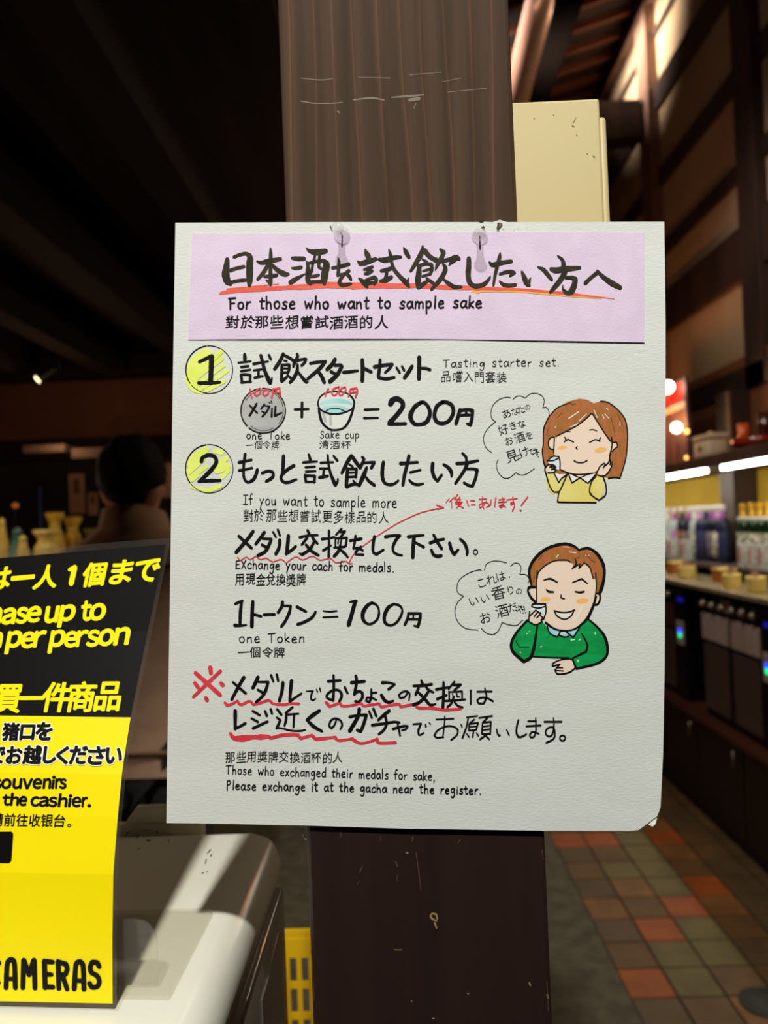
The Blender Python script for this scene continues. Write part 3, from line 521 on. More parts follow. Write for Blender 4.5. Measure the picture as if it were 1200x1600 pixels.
u.draw(590, 1045, .1, 45, "75,215,55 170,215,40 270,240,35;270,240,35 170,320,45;60,410,55 110,490,55 170,520,50 245,500,35;470,370,30 420,440,30 350,455,35 330,410,30 380,365,30 450,350,35 500,390,30 490,490,25;680,180,35 700,230,50;560,265,40 700,260,50 845,240,45;640,300,45 595,400,45;755,280,35 800,330,45 870,365,35;790,360,45 720,460,50 640,530,50 560,560,55;640,370,40 730,460,50 820,560,45 905,550,30")
u.draw(660, 1045, .1, 40, "330,210,40 330,400,48 320,600,50;215,320,45 330,300,40 420,285,35;230,470,45 380,410,35;500,200,35 410,310,35;490,250,40 600,245,40;600,245,40 500,330,35;415,350,28 420,490,28;430,360,25 620,350,30;620,350,30 620,480,30;470,390,20 480,440,20;530,360,22 540,430,28 580,435,22;360,500,35 520,490,35 670,475,30;490,430,35 450,540,35 390,595,35;500,520,30 560,580,35 630,600,30;755,335,32 755,550,32;855,355,28 1085,352,28;975,300,25 1000,430,32 960,540,30 880,535,30 855,490,28 910,450,28 1010,455,30 1105,505,30")
u.build('lettering', INK, sign, SB, LL)
u = Ink()
u.draw(350, 1095, .1, 45, "175,155,60 175,300,58 175,440,50;170,435,50 250,400,45 335,350,45;450,160,45 560,225,40;430,275,40 530,330,42;455,430,50 560,380,45 680,325,45;640,160,40 670,235,45;730,130,45 750,200,40;830,130,40 895,215,45;825,260,35 880,300,40 850,370,45 820,430,40;820,425,40 900,430,30 1050,465,30 1180,470,32 1270,455,28;1070,100,40 965,190,40;970,190,40 970,290,45 945,390,35;980,215,35 1165,200,30;1095,220,40 1085,410,35")
u.draw(460, 1095, .1, 45, "390,155,55 280,230,65 195,300,50;200,300,45 300,400,60 430,475,45;660,275,28 630,370,32 580,430,35 545,390,35 570,310,35 640,275,35 720,310,35 745,380,35 715,445,28")
u.draw(540, 1095, .1, 45, "215,125,60 190,250,60 65,470,65;65,250,50 200,225,45 325,220,50;325,220,50 280,370,55 235,480,50;235,480,50 180,455,50;365,160,35 410,265,38;435,125,45 480,240,40;680,155,55 600,220,55 510,300,45;415,380,50 600,355,45 760,330,40 840,340,40;620,240,45 640,350,45 600,450,45 520,520,40;810,340,35 850,540,35;740,440,45 900,395,40 970,395,35;970,395,35 940,440,35 880,460,30")
u.draw(640, 1100, .1, 28, "55,315,28 180,305,32;180,305,32 140,400,35 140,470,32 165,485,30 220,450,28;250,320,28 255,355,30;305,290,20 325,315,22;550,190,22 545,300,25 520,515,25;415,240,25 685,228,28;530,515,26 430,525,28 385,490,28 440,410,28 560,350,28 680,350,28 755,400,30 740,480,28 650,560,30;805,320,25 820,360,22;890,205,22 1060,185,25;915,220,28 890,350,28 825,530,32;1010,240,28 940,300,30;930,310,25 925,410,28;940,310,25 1070,290,28;1070,290,28 1040,400,28 930,415,26;950,355,20 1050,345,20;1000,420,28 985,515,28;890,460,22 930,515,25;1045,450,22 1075,495,25")
u.draw(710, 1100, .1, 26, "385,215,25 590,185,28;520,210,28 440,290,30;440,290,25 430,460,30;440,290,28 570,275,28;570,275,28 560,470,28;440,350,20 560,335,22;440,405,22 560,390,22;430,470,26 560,460,26;500,480,28 400,550,28;500,505,26 545,550,26;660,395,25 675,460,28 700,495,30 715,485,25;815,400,20 855,485,25")
u.draw(780, 1100, .1, 28, "300,250,32 275,350,32 270,450,32 300,515,32 350,510,30 425,470,28;450,265,26 580,265,26;425,345,30 650,332,30;570,215,22 575,350,26 570,440,26 540,510,28 490,520,26 475,480,26 520,435,26 620,460,26;705,275,28 975,275,30;850,215,22 855,340,26 830,470,28 780,510,26 730,470,26 730,410,26 780,365,26 850,360,26 870,440,28 850,540,30 735,605,30"); u.stroke(ellipse(879, 1153, 4.2, 4.2, 2.5, 0, 360, 16))
u.build('lettering', INK, sign, SB, LL)
u = Ink(); cjk(u, "那些用奬牌交換酒杯的人", 351, 1182.5, 536, 1184, 19.5, .1)
pen(u, "Those who exchanged their medals for sake,", 352, 1210, 681, 1220, 8.8, 1.8); pen(u, "Please exchange it at the gacha near the register.", 353, 1234, 753, 1241.5, 8.8, 1.9); u.build('lettering', INK, sign, SB, LL)
u = Ink()                                                     # red note with its arrow
u.draw(680, 760, 1/7.5, 13, "165,140,10 125,190,10;225,125,10 165,180,10;190,170,12 195,245,12;265,90,13 225,150,12 300,150,12;290,120,12 235,190,12;235,185,12 320,180,12;290,165,12 240,215,12;255,205,12 310,195,12 250,250,12;265,215,13 330,250,15;370,165,16 390,225,14;415,165,12 465,165;420,215,12 470,212;515,150,13 600,143;555,120,13 550,200 570,260;600,170,13 560,225 525,250 515,215 560,190 610,190 640,225 600,240;655,155,16 650,215;712,130,16 695,235;745,155,13 820,150;740,185,13 835,178;790,130,14 795,220 765,245 750,225 790,215 825,240;840,155,13 960,140;910,120,16 915,190 890,215 885,190 915,180 930,220 905,285;1085,120,14 1010,220,18;998,279,22 1002,283,22")
u.build('lettering', RED, sign, SB, LL+1e-4)['label'] = 'small red note'
u = Ink(); u.stroke([(550.5, 880.5, 1.4), (545, 880.2, 1.6), (550, 870, 1.7), (558, 861, 1.7), (579, 844.5, 1.7), (617, 820, 1.7), (652, 803, 1.8), (675, 796.5, 1.8), (692, 793, 2)]); u.stroke([(682, 789, 1.8), (693, 793, 2.4), (684, 796, 1)])
u.draw(360, 820, .1, 18, "110,505,18 150,560 245,500 310,545 395,490 470,540 560,520 660,575 790,540 870,595 1020,500 1130,545 1280,490 1400,550 1560,525 1650,590 1800,570 1850,605 1905,605")
u.build('arrow', RED, sign, SB, LL+6e-5)['label'] = 'thin red wavy line and curved arrow'
# speech bubbles
u = Ink()
u.draw(755, 610, 1/10.91, 13, "470,125 400,115 280,150 170,250 130,380 150,480 210,535;215,530 90,640 15,760 10,880 60,990 145,1060;505,150 570,100 650,95 715,130;720,125 800,60 900,50 1000,90 1040,170 1020,290;1010,295 1070,285 1115,340 1125,420;255,1180 225,1270 260,1400 350,1490 450,1485 560,1400;560,1400 620,1435 720,1430 870,1335")
def run(ink, ox, oy, sc, items, h, rot):
    for ch, x, y, k in items:
        px, py, s_ = ox+x/sc, oy+y/sc, h*k/sc
        put(ink, ch, (px-s_/2, py-s_/2, px+s_/2, py+s_/2), rot=rot+random.uniform(-.05, .05), em=True)
run(u, 755, 610, 10.91, [('あ', 395, 395, 1.15), ('な', 540, 355, 1), ('た', 640, 325, 1.05), ('の', 755, 285, .75), ('好', 345, 665, 1.25), ('き', 505, 600, 1.05), ('な', 650, 570, 1), ('お', 435, 860, 1.1), ('酒', 620, 800, 1.3), ('を', 785, 765, 1), ('見', 490, 1115, 1.5), ('っ', 610, 1110, 1), ('け', 695, 1045, 1.3), ('て', 815, 1045, .85), ('ネ', 895, 1045, 1), ('！', 965, 1065, 1.1)], 150, -.33)
u.build('speech_bubble', INK, sign, SB, LL)
u = Ink()
u.draw(705, 870, 1/8.57, 11, "405,185 370,175 230,220 110,310 75,420 100,490 165,525;165,525 80,620 50,740 90,870 200,960 360,980;445,180 470,100 550,60 650,60 740,80;795,125 850,85 910,95 935,150 920,235;920,235 1000,240 1045,300 1030,350;405,960 470,1020 560,1040 630,990 680,880;680,880 780,910 880,915 960,845")
run(u, 705, 870, 8.57, [('こ', 405, 345, 1.2), ('れ', 535, 305, 1.2), ('は', 660, 260, 1.15), ('．', 800, 225, 1), ('い', 300, 590, 1.2), ('い', 450, 555, 1.1), ('香', 630, 480, 1.6), ('り', 795, 445, 1.05), ('の', 905, 460, .8), ('お', 455, 815, 1.35), ('酒', 680, 720, 1.5), ('だ', 820, 675, 1.1), ('ネ', 915, 695, 1), ('！', 985, 700, 1.1), ('！', 1015, 695, 1.1)], 125, -.25)
u.build('speech_bubble', INK, sign, SB, LL)
# drawn people: colour areas, then ink lines
HAIR = mat('hair_crayon', (188, 102, 58), 0.7, c2=(156, 104, 30), scale=260, stretch=(1.4, 1, 0.55), lo=0.38, hi=0.6, detail=5)
SKIN = mat('skin_marker', (242, 218, 196), 0.8); CHEEK = mat('cheek_pastel', (252, 186, 104), 0.8); JUMP = mat('yellow_pencil', (236, 222, 136), 0.8, c2=(228, 212, 112), scale=60)
GREEN = mat('green_marker', (10, 164, 84), 0.7, spec=0.2, c2=(6, 142, 66), scale=110, stretch=(0.6, 1, 2)); WHITEG = mat('white_pen', (240, 238, 226), 0.7); BLUE = mat('blue_marker', (150, 210, 232), 0.8, c2=(190, 226, 236), scale=90)
wm = thing('woman_drawing', sign.location, '', ''); del wm['label'], wm['category']; wm.parent = sign; wm.matrix_parent_inverse = Matrix.Translation(-sign.location); wm['label'] = 'drawn woman with brown bob and yellow jumper'
S8 = 1/8
a = Ink(); a.area(840, 615, S8, "60,720 75,450 110,350 150,280 250,170 380,100 520,62 620,75 700,120 790,95 880,110 980,180 1060,270 1110,360 1125,520 1110,760 1085,900 1055,990 1025,1060 830,1045 560,1000 300,1015 220,980 95,910")
a.draw(840, 615, S8, 12, "515,225,12 390,310,12;610,255,8 520,340,10;500,380,14 410,415,10;235,400,8 215,430,8;705,205,10 745,300,8;860,185,10 880,200;810,265,8 830,310;840,250,8 890,310;1030,350,8 1030,400", 1)
a.draw(840, 615, S8, 10, "420,140,14 480,130;300,240,12 250,300;920,300,12 960,480;1000,250,12 1060,400;140,420,14 110,520", 2)
a.build('hair', [HAIR, WHITEG, mat('hair_dark', (122, 70, 34), 0.7)], wm, SB, LL)
a = Ink(); a.area(840, 615, S8, "230,535 350,475 500,400 600,320 680,250 740,340 820,470 910,590 925,620 905,740 890,850 740,960 700,990 520,1010 380,985 290,950 210,750 205,560;210,545 160,550 135,600 150,670 200,710;935,610 990,610 1000,650 960,710 920,730;450,1015 620,1010 530,1045", 0)
a.area(840, 615, S8, "95,930 140,890 210,890 235,940 200,985 120,985;745,970 780,900 830,870 850,910 890,850 905,810 940,860 920,930 860,1010 800,1030 750,1020", 0, 4e-5)
for cx, cy, rx, ry in ((310, 676, 58, 24), (785, 706, 78, 34)): a.poly([(840+(cx+rx*math.cos(t*.35))/8, 615+(cy+ry*math.sin(t*.35)-0.12*rx*math.cos(t*.35))/8) for t in range(18)], 1, 2e-5)
a.build('face', [SKIN, CHEEK], wm, SB, LL+3e-5)
a = Ink(); a.area(840, 615, S8, "105,995 200,985 260,1100 350,1010 270,1225 200,1225 150,1150;380,1000 440,1110 530,1050 640,1110 720,1010 690,1100 650,1200 700,1290 740,1355 255,1350 280,1220 340,1080;725,1030 800,1030 835,1150 820,1260 770,1330 700,1300 650,1220 680,1110;100,1060 150,1160 200,1230 270,1235 180,1260 120,1190", 0); a.build('jumper', JUMP, wm, SB, LL+2e-5)
a = Ink(); a.area(840, 615, S8, "385,1000 440,1115 530,1050 460,1010;630,1115 530,1050 700,1000 735,1005;205,990 265,1110 370,1005 250,1010", 0); a.build('collar', mat('collar_white', (238, 238, 234), 0.8), wm, SB, LL+3e-5)
a = Ink(); a.area(840, 615, S8, "125,820 180,785 265,785 280,850 280,950 240,950 130,860", 0); a.build('cup', mat('cup_pale', (222, 234, 236), 0.8), wm, SB, LL+6e-5)
a = Ink(); a.draw(840, 615, S8, 17, "150,275 110,350 75,450 70,640 60,720 75,850 95,910;150,275,14 250,175,14 420,110,8;790,95,20 880,110,16 980,180 1070,280 1110,380 1125,540 1110,760 1085,880 1030,1055;1030,1055 960,1045 885,1060;230,535 350,475 500,395 610,310 670,250;685,250 740,340 830,480 910,595;210,545 160,555 135,610 150,680 200,700;210,560 200,740;925,545 930,650 905,760 895,850;935,610 990,610 1000,660 930,720;650,455,14 690,450 740,465;360,475,12 410,475;335,600 380,570 450,605;340,545 355,575;650,610 720,575 780,595;785,550 770,590;495,660,14 480,675 495,695;455,840 500,860 570,860 620,835;285,950 400,995 520,1010 690,995;120,840 190,785 265,785;265,785 280,850 280,945;125,840 200,835 270,800;100,900 90,950 105,1000 150,1150 200,1225 270,1225;205,990 265,1110;265,1110 300,1060 380,1000;370,1010 300,1170 265,1240 250,1340;250,1345 300,1355 730,1360;385,1000 430,1115;430,1115 530,1050 630,1120;630,1120 700,1040 735,1000;440,1015,12 530,1045 620,1010;820,1040 855,1150 850,1260 770,1330 700,1290 650,1230 670,1110 730,1030;740,990 780,910 830,870 845,880 820,930;835,910 880,870 900,820 915,830 905,890;930,850 920,920 860,1010 800,1030 750,1015;95,930 130,890 190,890 220,905;220,905 170,920;150,920 190,885;170,950 230,920;180,940 235,950 200,985 130,990")
a.build('ink_outline', INK, wm, SB, LL+1.2e-4)
mn = thing('man_drawing', sign.location, '', ''); del mn['label'], mn['category']; mn.parent = sign; mn.matrix_parent_inverse = Matrix.Translation(-sign.location); mn['label'] = 'drawn man in green jumper holding a cup'
S7 = 1/7.06
a = Ink(); a.area(810, 845, S8, "165,560 130,390 170,260 280,130 450,50 600,35 700,70 770,115 880,85 980,150 1060,290 1075,440 1050,560 1010,660 975,650 970,480 940,470 900,340 820,280 780,340 720,300 670,350 690,290 620,250 480,250 380,290 270,370 235,460 220,570")
a.draw(810, 845, S8, 9, "500,175,12 470,215,8;840,180,12 880,185;900,130,10 940,135;560,75,8 640,80;640,140,10 720,150", 1); a.draw(810, 845, S8, 9, "300,180,14 250,240;700,220,16 760,210;850,170,16 900,230;900,240,14 960,270;200,440,14 190,520", 2)
a.build('hair', [HAIR, WHITEG, bpy.data.materials['hair_dark']], mn, SB, LL+2e-5)
a = Ink(); a.area(810, 845, S8, "235,470 250,400 330,310 450,255 620,255 690,300 680,350 830,290 900,350 945,470 970,560 962,702 934,816 860,963 768,1054 678,1110 566,1128 452,1099 350,1032 231,760;220,575 160,590 145,650 170,720 230,755;970,660 1020,670 1025,720 1000,780 940,800", 0)
a.area(790, 930, S7, "255,230 330,165 400,210 410,270 340,325 250,285;515,770 600,715 730,710 775,800 700,850 580,870 545,830 590,770", 0, 6e-5)
for cx, cy, rx, ry in ((340, 732, 62, 30), (800, 752, 76, 34)): a.poly([(810+(cx+rx*math.cos(t*.35))/8, 845+(cy+ry*math.sin(t*.35)-0.1*rx*math.cos(t*.35))/8) for t in range(18)], 1, 2e-5)
a.area(790, 930, S7, "540,175 620,190 700,185 755,165 720,230 650,262 575,230", 2, 2e-5); a.draw(790, 930, S7, 20, "750,270,24 810,200,26 850,100,14", 2)
a.build('face', [SKIN, CHEEK, mat('teeth_white', (238, 234, 220), 0.8)], mn, SB, LL+1e-5)
a = Ink(); a.area(790, 930, S7, "240,280 330,330 410,300 450,340 480,420 570,465 600,450 690,455 750,470 820,350 900,265 1000,340 1090,440 1125,580 1110,680 1000,760 780,810 740,710 690,690 300,670 280,690 210,735 150,710 70,620 60,520 120,420")
a.draw(790, 930, S7, 7, "230,420,9 240,425;265,395,9 262,405;720,495,10 760,490;810,495,10 825,485;385,570,9 400,565;985,410,10 990,430;160,625,9 165,635;795,735,9 800,715", 1); a.build('jumper', [GREEN, WHITEG], mn, SB, LL)
a = Ink(); a.area(790, 930, S7, "465,350 600,395 570,460 490,420;680,400 825,345 750,465;600,440 640,400 700,440 650,460"); a.build('collar', BLUE, mn, SB, LL+4e-5)
a = Ink(); a.area(790, 930, S7, "300,110 440,95 440,200 415,260 330,180 285,200"); a.build('cup', bpy.data.materials['cup_pale'], mn, SB, LL+5e-5)
a = Ink(); a.draw(810, 845, S8, 16, "165,560,25 135,380,35 200,230,40 350,100,40 550,40,40 680,60,35 765,120,25;780,105,30 880,95,35 990,170,40 1065,310,40 1070,460,40 1030,620,45 1000,660,20;235,465,16 255,390 350,300 460,250 590,240 650,265;715,235 720,290 670,350;670,350 740,300;770,290 755,345;755,345 810,290;820,275 890,330 935,470;965,400 975,560 965,660 940,790;235,370 225,560 230,755;210,580,30 130,580,30 120,630,25 160,710,30 215,765,30;975,655,20 1020,670,24 1020,730,24 990,790,26 930,800,20;320,490,16 400,475,26 490,520,18;680,520,18 790,475,24 865,535,16;350,610,18 380,635,28 435,640,25;710,635,20 770,645,28 820,635,25;535,675,18 530,710 575,725")
a.draw(790, 930, S7, 16, "535,170,16 620,190 700,185 760,160;540,175 570,230 650,265 720,230 755,165;1000,10,22 965,120,30 905,250,32 820,335,24 740,380,20 640,390,20 540,370,22 440,300,25;240,275,25 130,400,28 65,520,32 80,620,32 200,730,35;200,730,35 270,690,35 310,590,35 350,340,20;300,675,14 500,685,14 700,690,16;910,260,20 1010,350,25 1090,450,32 1125,580,32 1105,680,28 1000,755,25 780,810,22;840,420,14 900,540,22 890,620,25;890,620,25 740,695,20;110,500,8 150,570,8 260,570,8;460,345,16 490,420 570,460;570,460 605,395;670,400 745,465;745,465 820,350;590,440 650,460 700,450;515,775 530,745 620,710 720,705 745,730 770,800 700,850 580,868 545,825 600,760;600,760 520,780;560,800,14 630,800;560,830,14 640,835;290,120,20 310,95 440,95;440,95 445,180 420,260;300,130,14 370,140 440,120;265,230 330,165 360,180 315,235;360,190 390,195 345,250;385,225 415,250 390,275;250,285 330,325 405,290;265,180 255,280;740,710,20 780,805,20")
a.build('ink_outline', INK, mn, SB, LL+1.3e-4)
# worn pin hole at the top edge
a = Ink(); a.area(710, 340, .1, "670,90 700,75 740,90 750,120 720,160 690,190 660,170 670,120", 0, 0, True); a.area(710, 340, .1, "700,95 735,100 720,140 700,130", 1, 2e-5, True)
a.build('pin_hole', [bpy.data.materials['hole_dark'] if 'hole_dark' in bpy.data.materials else mat('hole_dark', (62, 50, 40), 0.8), mat('hole_brown', (134, 98, 66), 0.8)], sign, SB, 0.0003)['label'] = 'worn brown pin hole'; a = Ink()
a.draw(710, 340, .1, 8, "660,200,8 700,210,8;755,175,6 775,185,4;930,190,6 936,194,6;995,170,5 1000,178,5;430,150,24 460,180,20;445,130,14 470,150,14", 0); a.build('pin_mark', bpy.data.materials['hole_dark'], sign, SB, 0.0003); a = Ink(); a.draw(490, 340, .1, 8, "260,130,14 268,150,20 290,210,10", 0)
a.build('pin_mark', bpy.data.materials['hole_dark'], sign, SB, 0.0003)
# ------------------------------------------------------------------ push pins
GLASS = clear('clear_pin_plastic', (255, 254, 255), 0.14, 0.05, 0.3)
STEEL = mat('steel', (196, 194, 190), 0.3, metal=1.0)
def pin(px, py, hx, hy, label):
    base = WY(px, py, YF-0.0008); tip = WY(px+hx, py+hy, YF-0.017); ax = (tip-base).normalized(); M = ax.to_track_quat('Z', 'Y').to_matrix()
    t = thing('push_pin', base, label, 'push pin', 'clear push pins on the notice')
    lathe('body', [(0.0001, 0.0), (0.0050, 0.0), (0.0053, 0.0008), (0.0050, 0.0016), (0.0026, 0.0026), (0.0021, 0.005), (0.0021, 0.010), (0.0030, 0.0125), (0.0039, 0.0140), (0.0040, 0.0152), (0.0034, 0.0160), (0.0001, 0.0161)], base, GLASS, t, 24, M)
    lathe('needle', [(0.0001, -0.006), (0.0005, -0.004), (0.0005, 0.006), (0.0003, 0.0065)], base, STEEL, t, 8, M)
pin(534.5, 367, -8, -11, 'clear push pin tilted to the upper left, above the second large character')
pin(749.5, 369, -1, -3, 'clear push pin facing straight out, beside the brown worn hole')
fp = lambda x, y, o: WY(x, y, YB+0.001-o)
a = Ink(); a.draw(0, 0, 1, 1.2, "470,158,1.5 500,162,2 535,160,1.5;552,156,2 580,153,3 600,156,2;612,152,2 640,150,3.5 662,148,2;640,156,5 655,154,5;650,162,1.5 646,170,1;700,144,1 760,138,1.2;470,122,1 500,125,1.6 520,123,1;560,121,1 610,122,1.4;640,117,1.2 690,113,.8;690,128,.8 720,122,1;528,174,3 530,176,2")
a.build('scratch', mat('scratch_pale', (122, 110, 96), 0.85), pil, fp, 0.0001)['label'] = 'pale scratches across the grain'
fq = lambda x, y, o: WY(x, y, YB+0.0005-o)
a = Ink(); a.draw(420, 1260, .4, 6, "632,425,6 640,418,8 655,422,8 658,440,6;632,430,8 640,440,8 655,448,7;648,455,8 655,475,6;538,180,7 542,182,7;776,730,5 780,732,5;1018,690,7 1022,700,5;640,828,5 646,829,5;1088,735,7 1090,750,5;490,560,2.5 520,560,2.5;557,760,4 559,762,4")
a.build('chip', mat('chip_wood', (150, 120, 76), 0.85), pil, fq, 0.0001)['label'] = 'chipped spots showing bare wood'
a = Ink(); a.draw(420, 1260, .4, 4, "575,180,3 585,250,4 594,328,3;495,215,6 503,235,5;365,235,4 355,258,6;278,90,5 282,120,4;748,128,3 738,145,4;562,120,5 560,135,4;436,120,3 438,135,3;500,270,3 502,290,3;345,305,3 355,290,3;163,190,4 162,260,3;165,560,3 172,640,3 178,760,3;1068,170,4 1072,210,3;1086,680,3 1092,800,3")
a.build('scratch', mat('scratch_orange', (84, 44, 28), 0.8), pil, fq, 0.00012)['label'] = 'fine orange scratches'
# ------------------------------------------------------------------ cream box on the right face of the pillar
CREAM = mat('cream_enamel', (199, 181, 130), 0.55, c2=(194, 175, 123), scale=6)
jb = thing('junction_box', (0.118, 0.56, 1.45), 'cream metal box fixed to the right side of the wooden pillar', 'box')
zt = WY(870, 156, 0.524).z
box('body', (PXR+0.0012, 0.524, 1.34), (WY(941, 250, 0.524).x, 0.60, zt), CREAM, jb, 0.0018)
box('cover', (WY(941, 250, 0.524).x+0.0006, 0.534, 1.345), (WY(951, 250, 0.534).x, 0.598, zt-0.007), CREAM, jb, 0.003, True, 3)
a = Ink(); fr_ = lambda x, y, o: WY(x, y, 0.524-o)
a.draw(750, 0, 1/2.667, 4, "385,525,6 392,528,5;402,560,4 405,566,4;472,652,7 478,655,5;445,640,4 450,644,3;225,492,4 227,494,4;390,510,4 400,490,2;305,478,3 308,480,3")
a.build('scuff', mat('scuff_grey', (120, 108, 76), 0.8), jb, fr_, 0.00015)
tag(tube('loose_thread', [WY(474, 1288, 0.507), WY(471.5, 1296, 0.507), WY(473.5, 1303, 0.507), WY(478, 1312, 0.506)], 0.0005, mat('thread_white', (226, 224, 216), 0.6)), 'short white thread hanging under the notice at the left edge of the pillar', 'thread')
# ------------------------------------------------------------------ white bin under the yellow notice
WP = mat('white_plastic', (240, 238, 222), 0.22, c2=(235, 232, 214), scale=5)
ZL = 1.1700; BX0, BX1, BY0, BY1 = -0.52, -0.1195, 0.36, 0.731
bn = thing('plastic_bin', (-0.32, 0.54, 0.72), 'white plastic bin with a flat lid beside the pillar, carrying the yellow and black notice', 'bin')
def rbox(name, a, b, m, parent, rad, seg=5):
    bm = bmesh.new(); addbox(bm, a, b); bm.edges.ensure_lookup_table()
    bmesh.ops.bevel(bm, geom=list(bm.edges), offset=rad, segments=seg, profile=0.5, affect='EDGES')
    return bmo(bm, name, m, parent, True)
BODYP = mat('shaded_white_plastic', (150, 142, 132), 0.12)  # white plastic darkened in colour to stand for its shaded side
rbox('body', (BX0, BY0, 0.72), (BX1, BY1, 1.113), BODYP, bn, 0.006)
rbox('lid', (BX0-0.002, BY0-0.002, 1.115), (BX1+0.001, BY1+0.001, ZL), WP, bn, 0.026, 8)
rbox('rear_lip', (BX0+0.02, BY1+0.0015, ZL-0.03), (BX1-0.075, BY1+0.012, ZL+0.0035), WP, bn, 0.003, 3)
bm = bmesh.new(); pts = [(0.0, 0.0), (0.0115, 0.0155), (0.0475, 0.0155), (0.0515, 0.0)]; x0 = WY(196, 1275, BY1+0.006).x
f1 = [bm.verts.new((x0+x, BY1+0.003, ZL+0.0036+z)) for x, z in pts]; f2 = [bm.verts.new((x0+x, BY1+0.012, ZL+0.0036+z)) for x, z in pts]
bm.faces.new(f1); bm.faces.new(f2[::-1])
for k in range(4): bm.faces.new((f1[k], f2[k], f2[(k+1) % 4], f1[(k+1) % 4]))
bmo(bm, 'latch_tab', WP, bn, False, 0.002, 2)
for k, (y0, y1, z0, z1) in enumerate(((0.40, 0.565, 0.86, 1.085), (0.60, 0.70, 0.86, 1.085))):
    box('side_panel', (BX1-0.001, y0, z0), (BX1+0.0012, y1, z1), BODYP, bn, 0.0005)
a = Ink(); lz = lambda x, y, o: WZ(x, y, ZL+o)
SCB = mat('scuff_black', (50, 46, 42), 0.7)
for sc_ in ("110,235,5 90,260,4;160,255,12 150,268,8;185,235,6 210,230,4;255,235,8 265,250,6;205,285,9 225,285,5;165,325,6 155,335,4", "320,280,4 325,298,3;310,315,3 312,318,3", "545,335,7 528,355,5;550,362,8 545,370,6;522,385,5 518,410,5;525,450,5 530,455,5;505,458,7 500,462,5"):
    a = Ink(); a.draw(170, 1230, 1/3.43, 6, sc_); a.build('scuff', SCB, bn, lz, 0.0002)['label'] = 'black scuff marks'
tb = thing('display_table', (-0.5, 0.5, 0), 'dark table under the white plastic bin', 'table')
box('table_top', (-1.0, 0.2, 0.68), (-0.1, 0.80, 0.72), BLACKM, tb, 0.003)
for x in (-0.95, -0.14):
    for y in (0.22, 0.73): box('leg', (x, y, 0), (x+0.05, y+0.05, 0.68), BLACKM, tb, 0.002)
# acrylic stand
ACR = clear('acrylic', (252, 251, 248), 0.03, 0.05)
st = thing('acrylic_stand', (-0.25, 0.5, ZL), 'clear acrylic stand on the white bin behind the yellow notice', 'stand')
xr = WZ(332, 1425, ZL+.003).x; yb_ = WZ(320, 1418, ZL+.003).y; yf_ = WZ(250, 1566, ZL+.003).y
bm = bmesh.new(); out2 = [(-0.40, yf_+0.024), (xr-0.002, yf_+0.006)]+[(xr-0.008+0.008*math.cos(t), yb_-0.008+0.008*math.sin(t)) for t in [k*math.pi/12 for k in range(7)]]+[(-0.40, yb_)]
lo = [bm.verts.new((x, y, ZL+0.0004)) for x, y in out2]; hi = [bm.verts.new((x, y, ZL+0.0028)) for x, y in out2]
bm.faces.new(lo[::-1]); bm.faces.new(hi)
for k in range(len(lo)): bm.faces.new((lo[k], lo[(k+1) % len(lo)], hi[(k+1) % len(lo)], hi[k]))
bmo(bm, 'base', ACR, st)
yu = 0.474; xu = WY(246, 1500, yu).x; zu = WY(200, 1438, yu).z
bm = bmesh.new(); out2 = [(-0.40, ZL+0.003), (xu, ZL+0.003)]+[(xu-0.014+0.014*math.cos(t), zu-0.014+0.014*math.sin(t)) for t in [k*math.pi/12 for k in range(7)]]+[(-0.40, zu)]
lo = [bm.verts.new((x, yu, z)) for x, z in out2]; hi = [bm.verts.new((x, yu+0.002, z)) for x, z in out2]
bm.faces.new(lo); bm.faces.new(hi[::-1])
for k in range(len(lo)): bm.faces.new((lo[k], hi[k], hi[(k+1) % len(lo)], lo[(k+1) % len(lo)]))
bmo(bm, 'upright', ACR, st)
# ------------------------------------------------------------------ yellow and black laminated notice
EDGE = [(851, 258.8), (985, 231), (1120, 204.2), (1200, 191.5), (1275, 184), (1364, 177), (1470, 175.5), (1566, 176)]
def lerp(tab, y):
    if y <= tab[0][0]: a_, b_ = tab[0], tab[1]
    elif y >= tab[-1][0]: a_, b_ = tab[-2], tab[-1]
    else:
        for a_, b_ in zip(tab, tab[1:]):
            if a_[0] <= y <= b_[0]: break
    return a_[1]+(b_[1]-a_[1])*(y-a_[0])/(b_[0]-a_[0])
XRS = -0.177
DEP = [(y, WX(x, y, XRS).y) for y, x in EDGE]
DEP = [(y, min(d, 0.60)) for y, d in DEP]
def SY(px, py, off):
    xe = lerp(EDGE, py); d = lerp(DEP, py)*(1+0.016*(xe-px)/220.0)
    return WY(px, py, d-off)
def ytop(px): return 872-21.5*px/258.8
def ybot(px): return 1564.5+3.5*px/176
def yband(px): return 1118+3*px/204
YEL = mat('yellow_print', (249, 226, 4), 0.4, spec=0.3); BLK = mat('black_print', (11, 10, 9), 0.42, spec=0.18)
ys = thing('laminated_notice', WY(60, 1566, 0.45), 'laminated yellow and black printed notice standing on the white bin', 'notice')
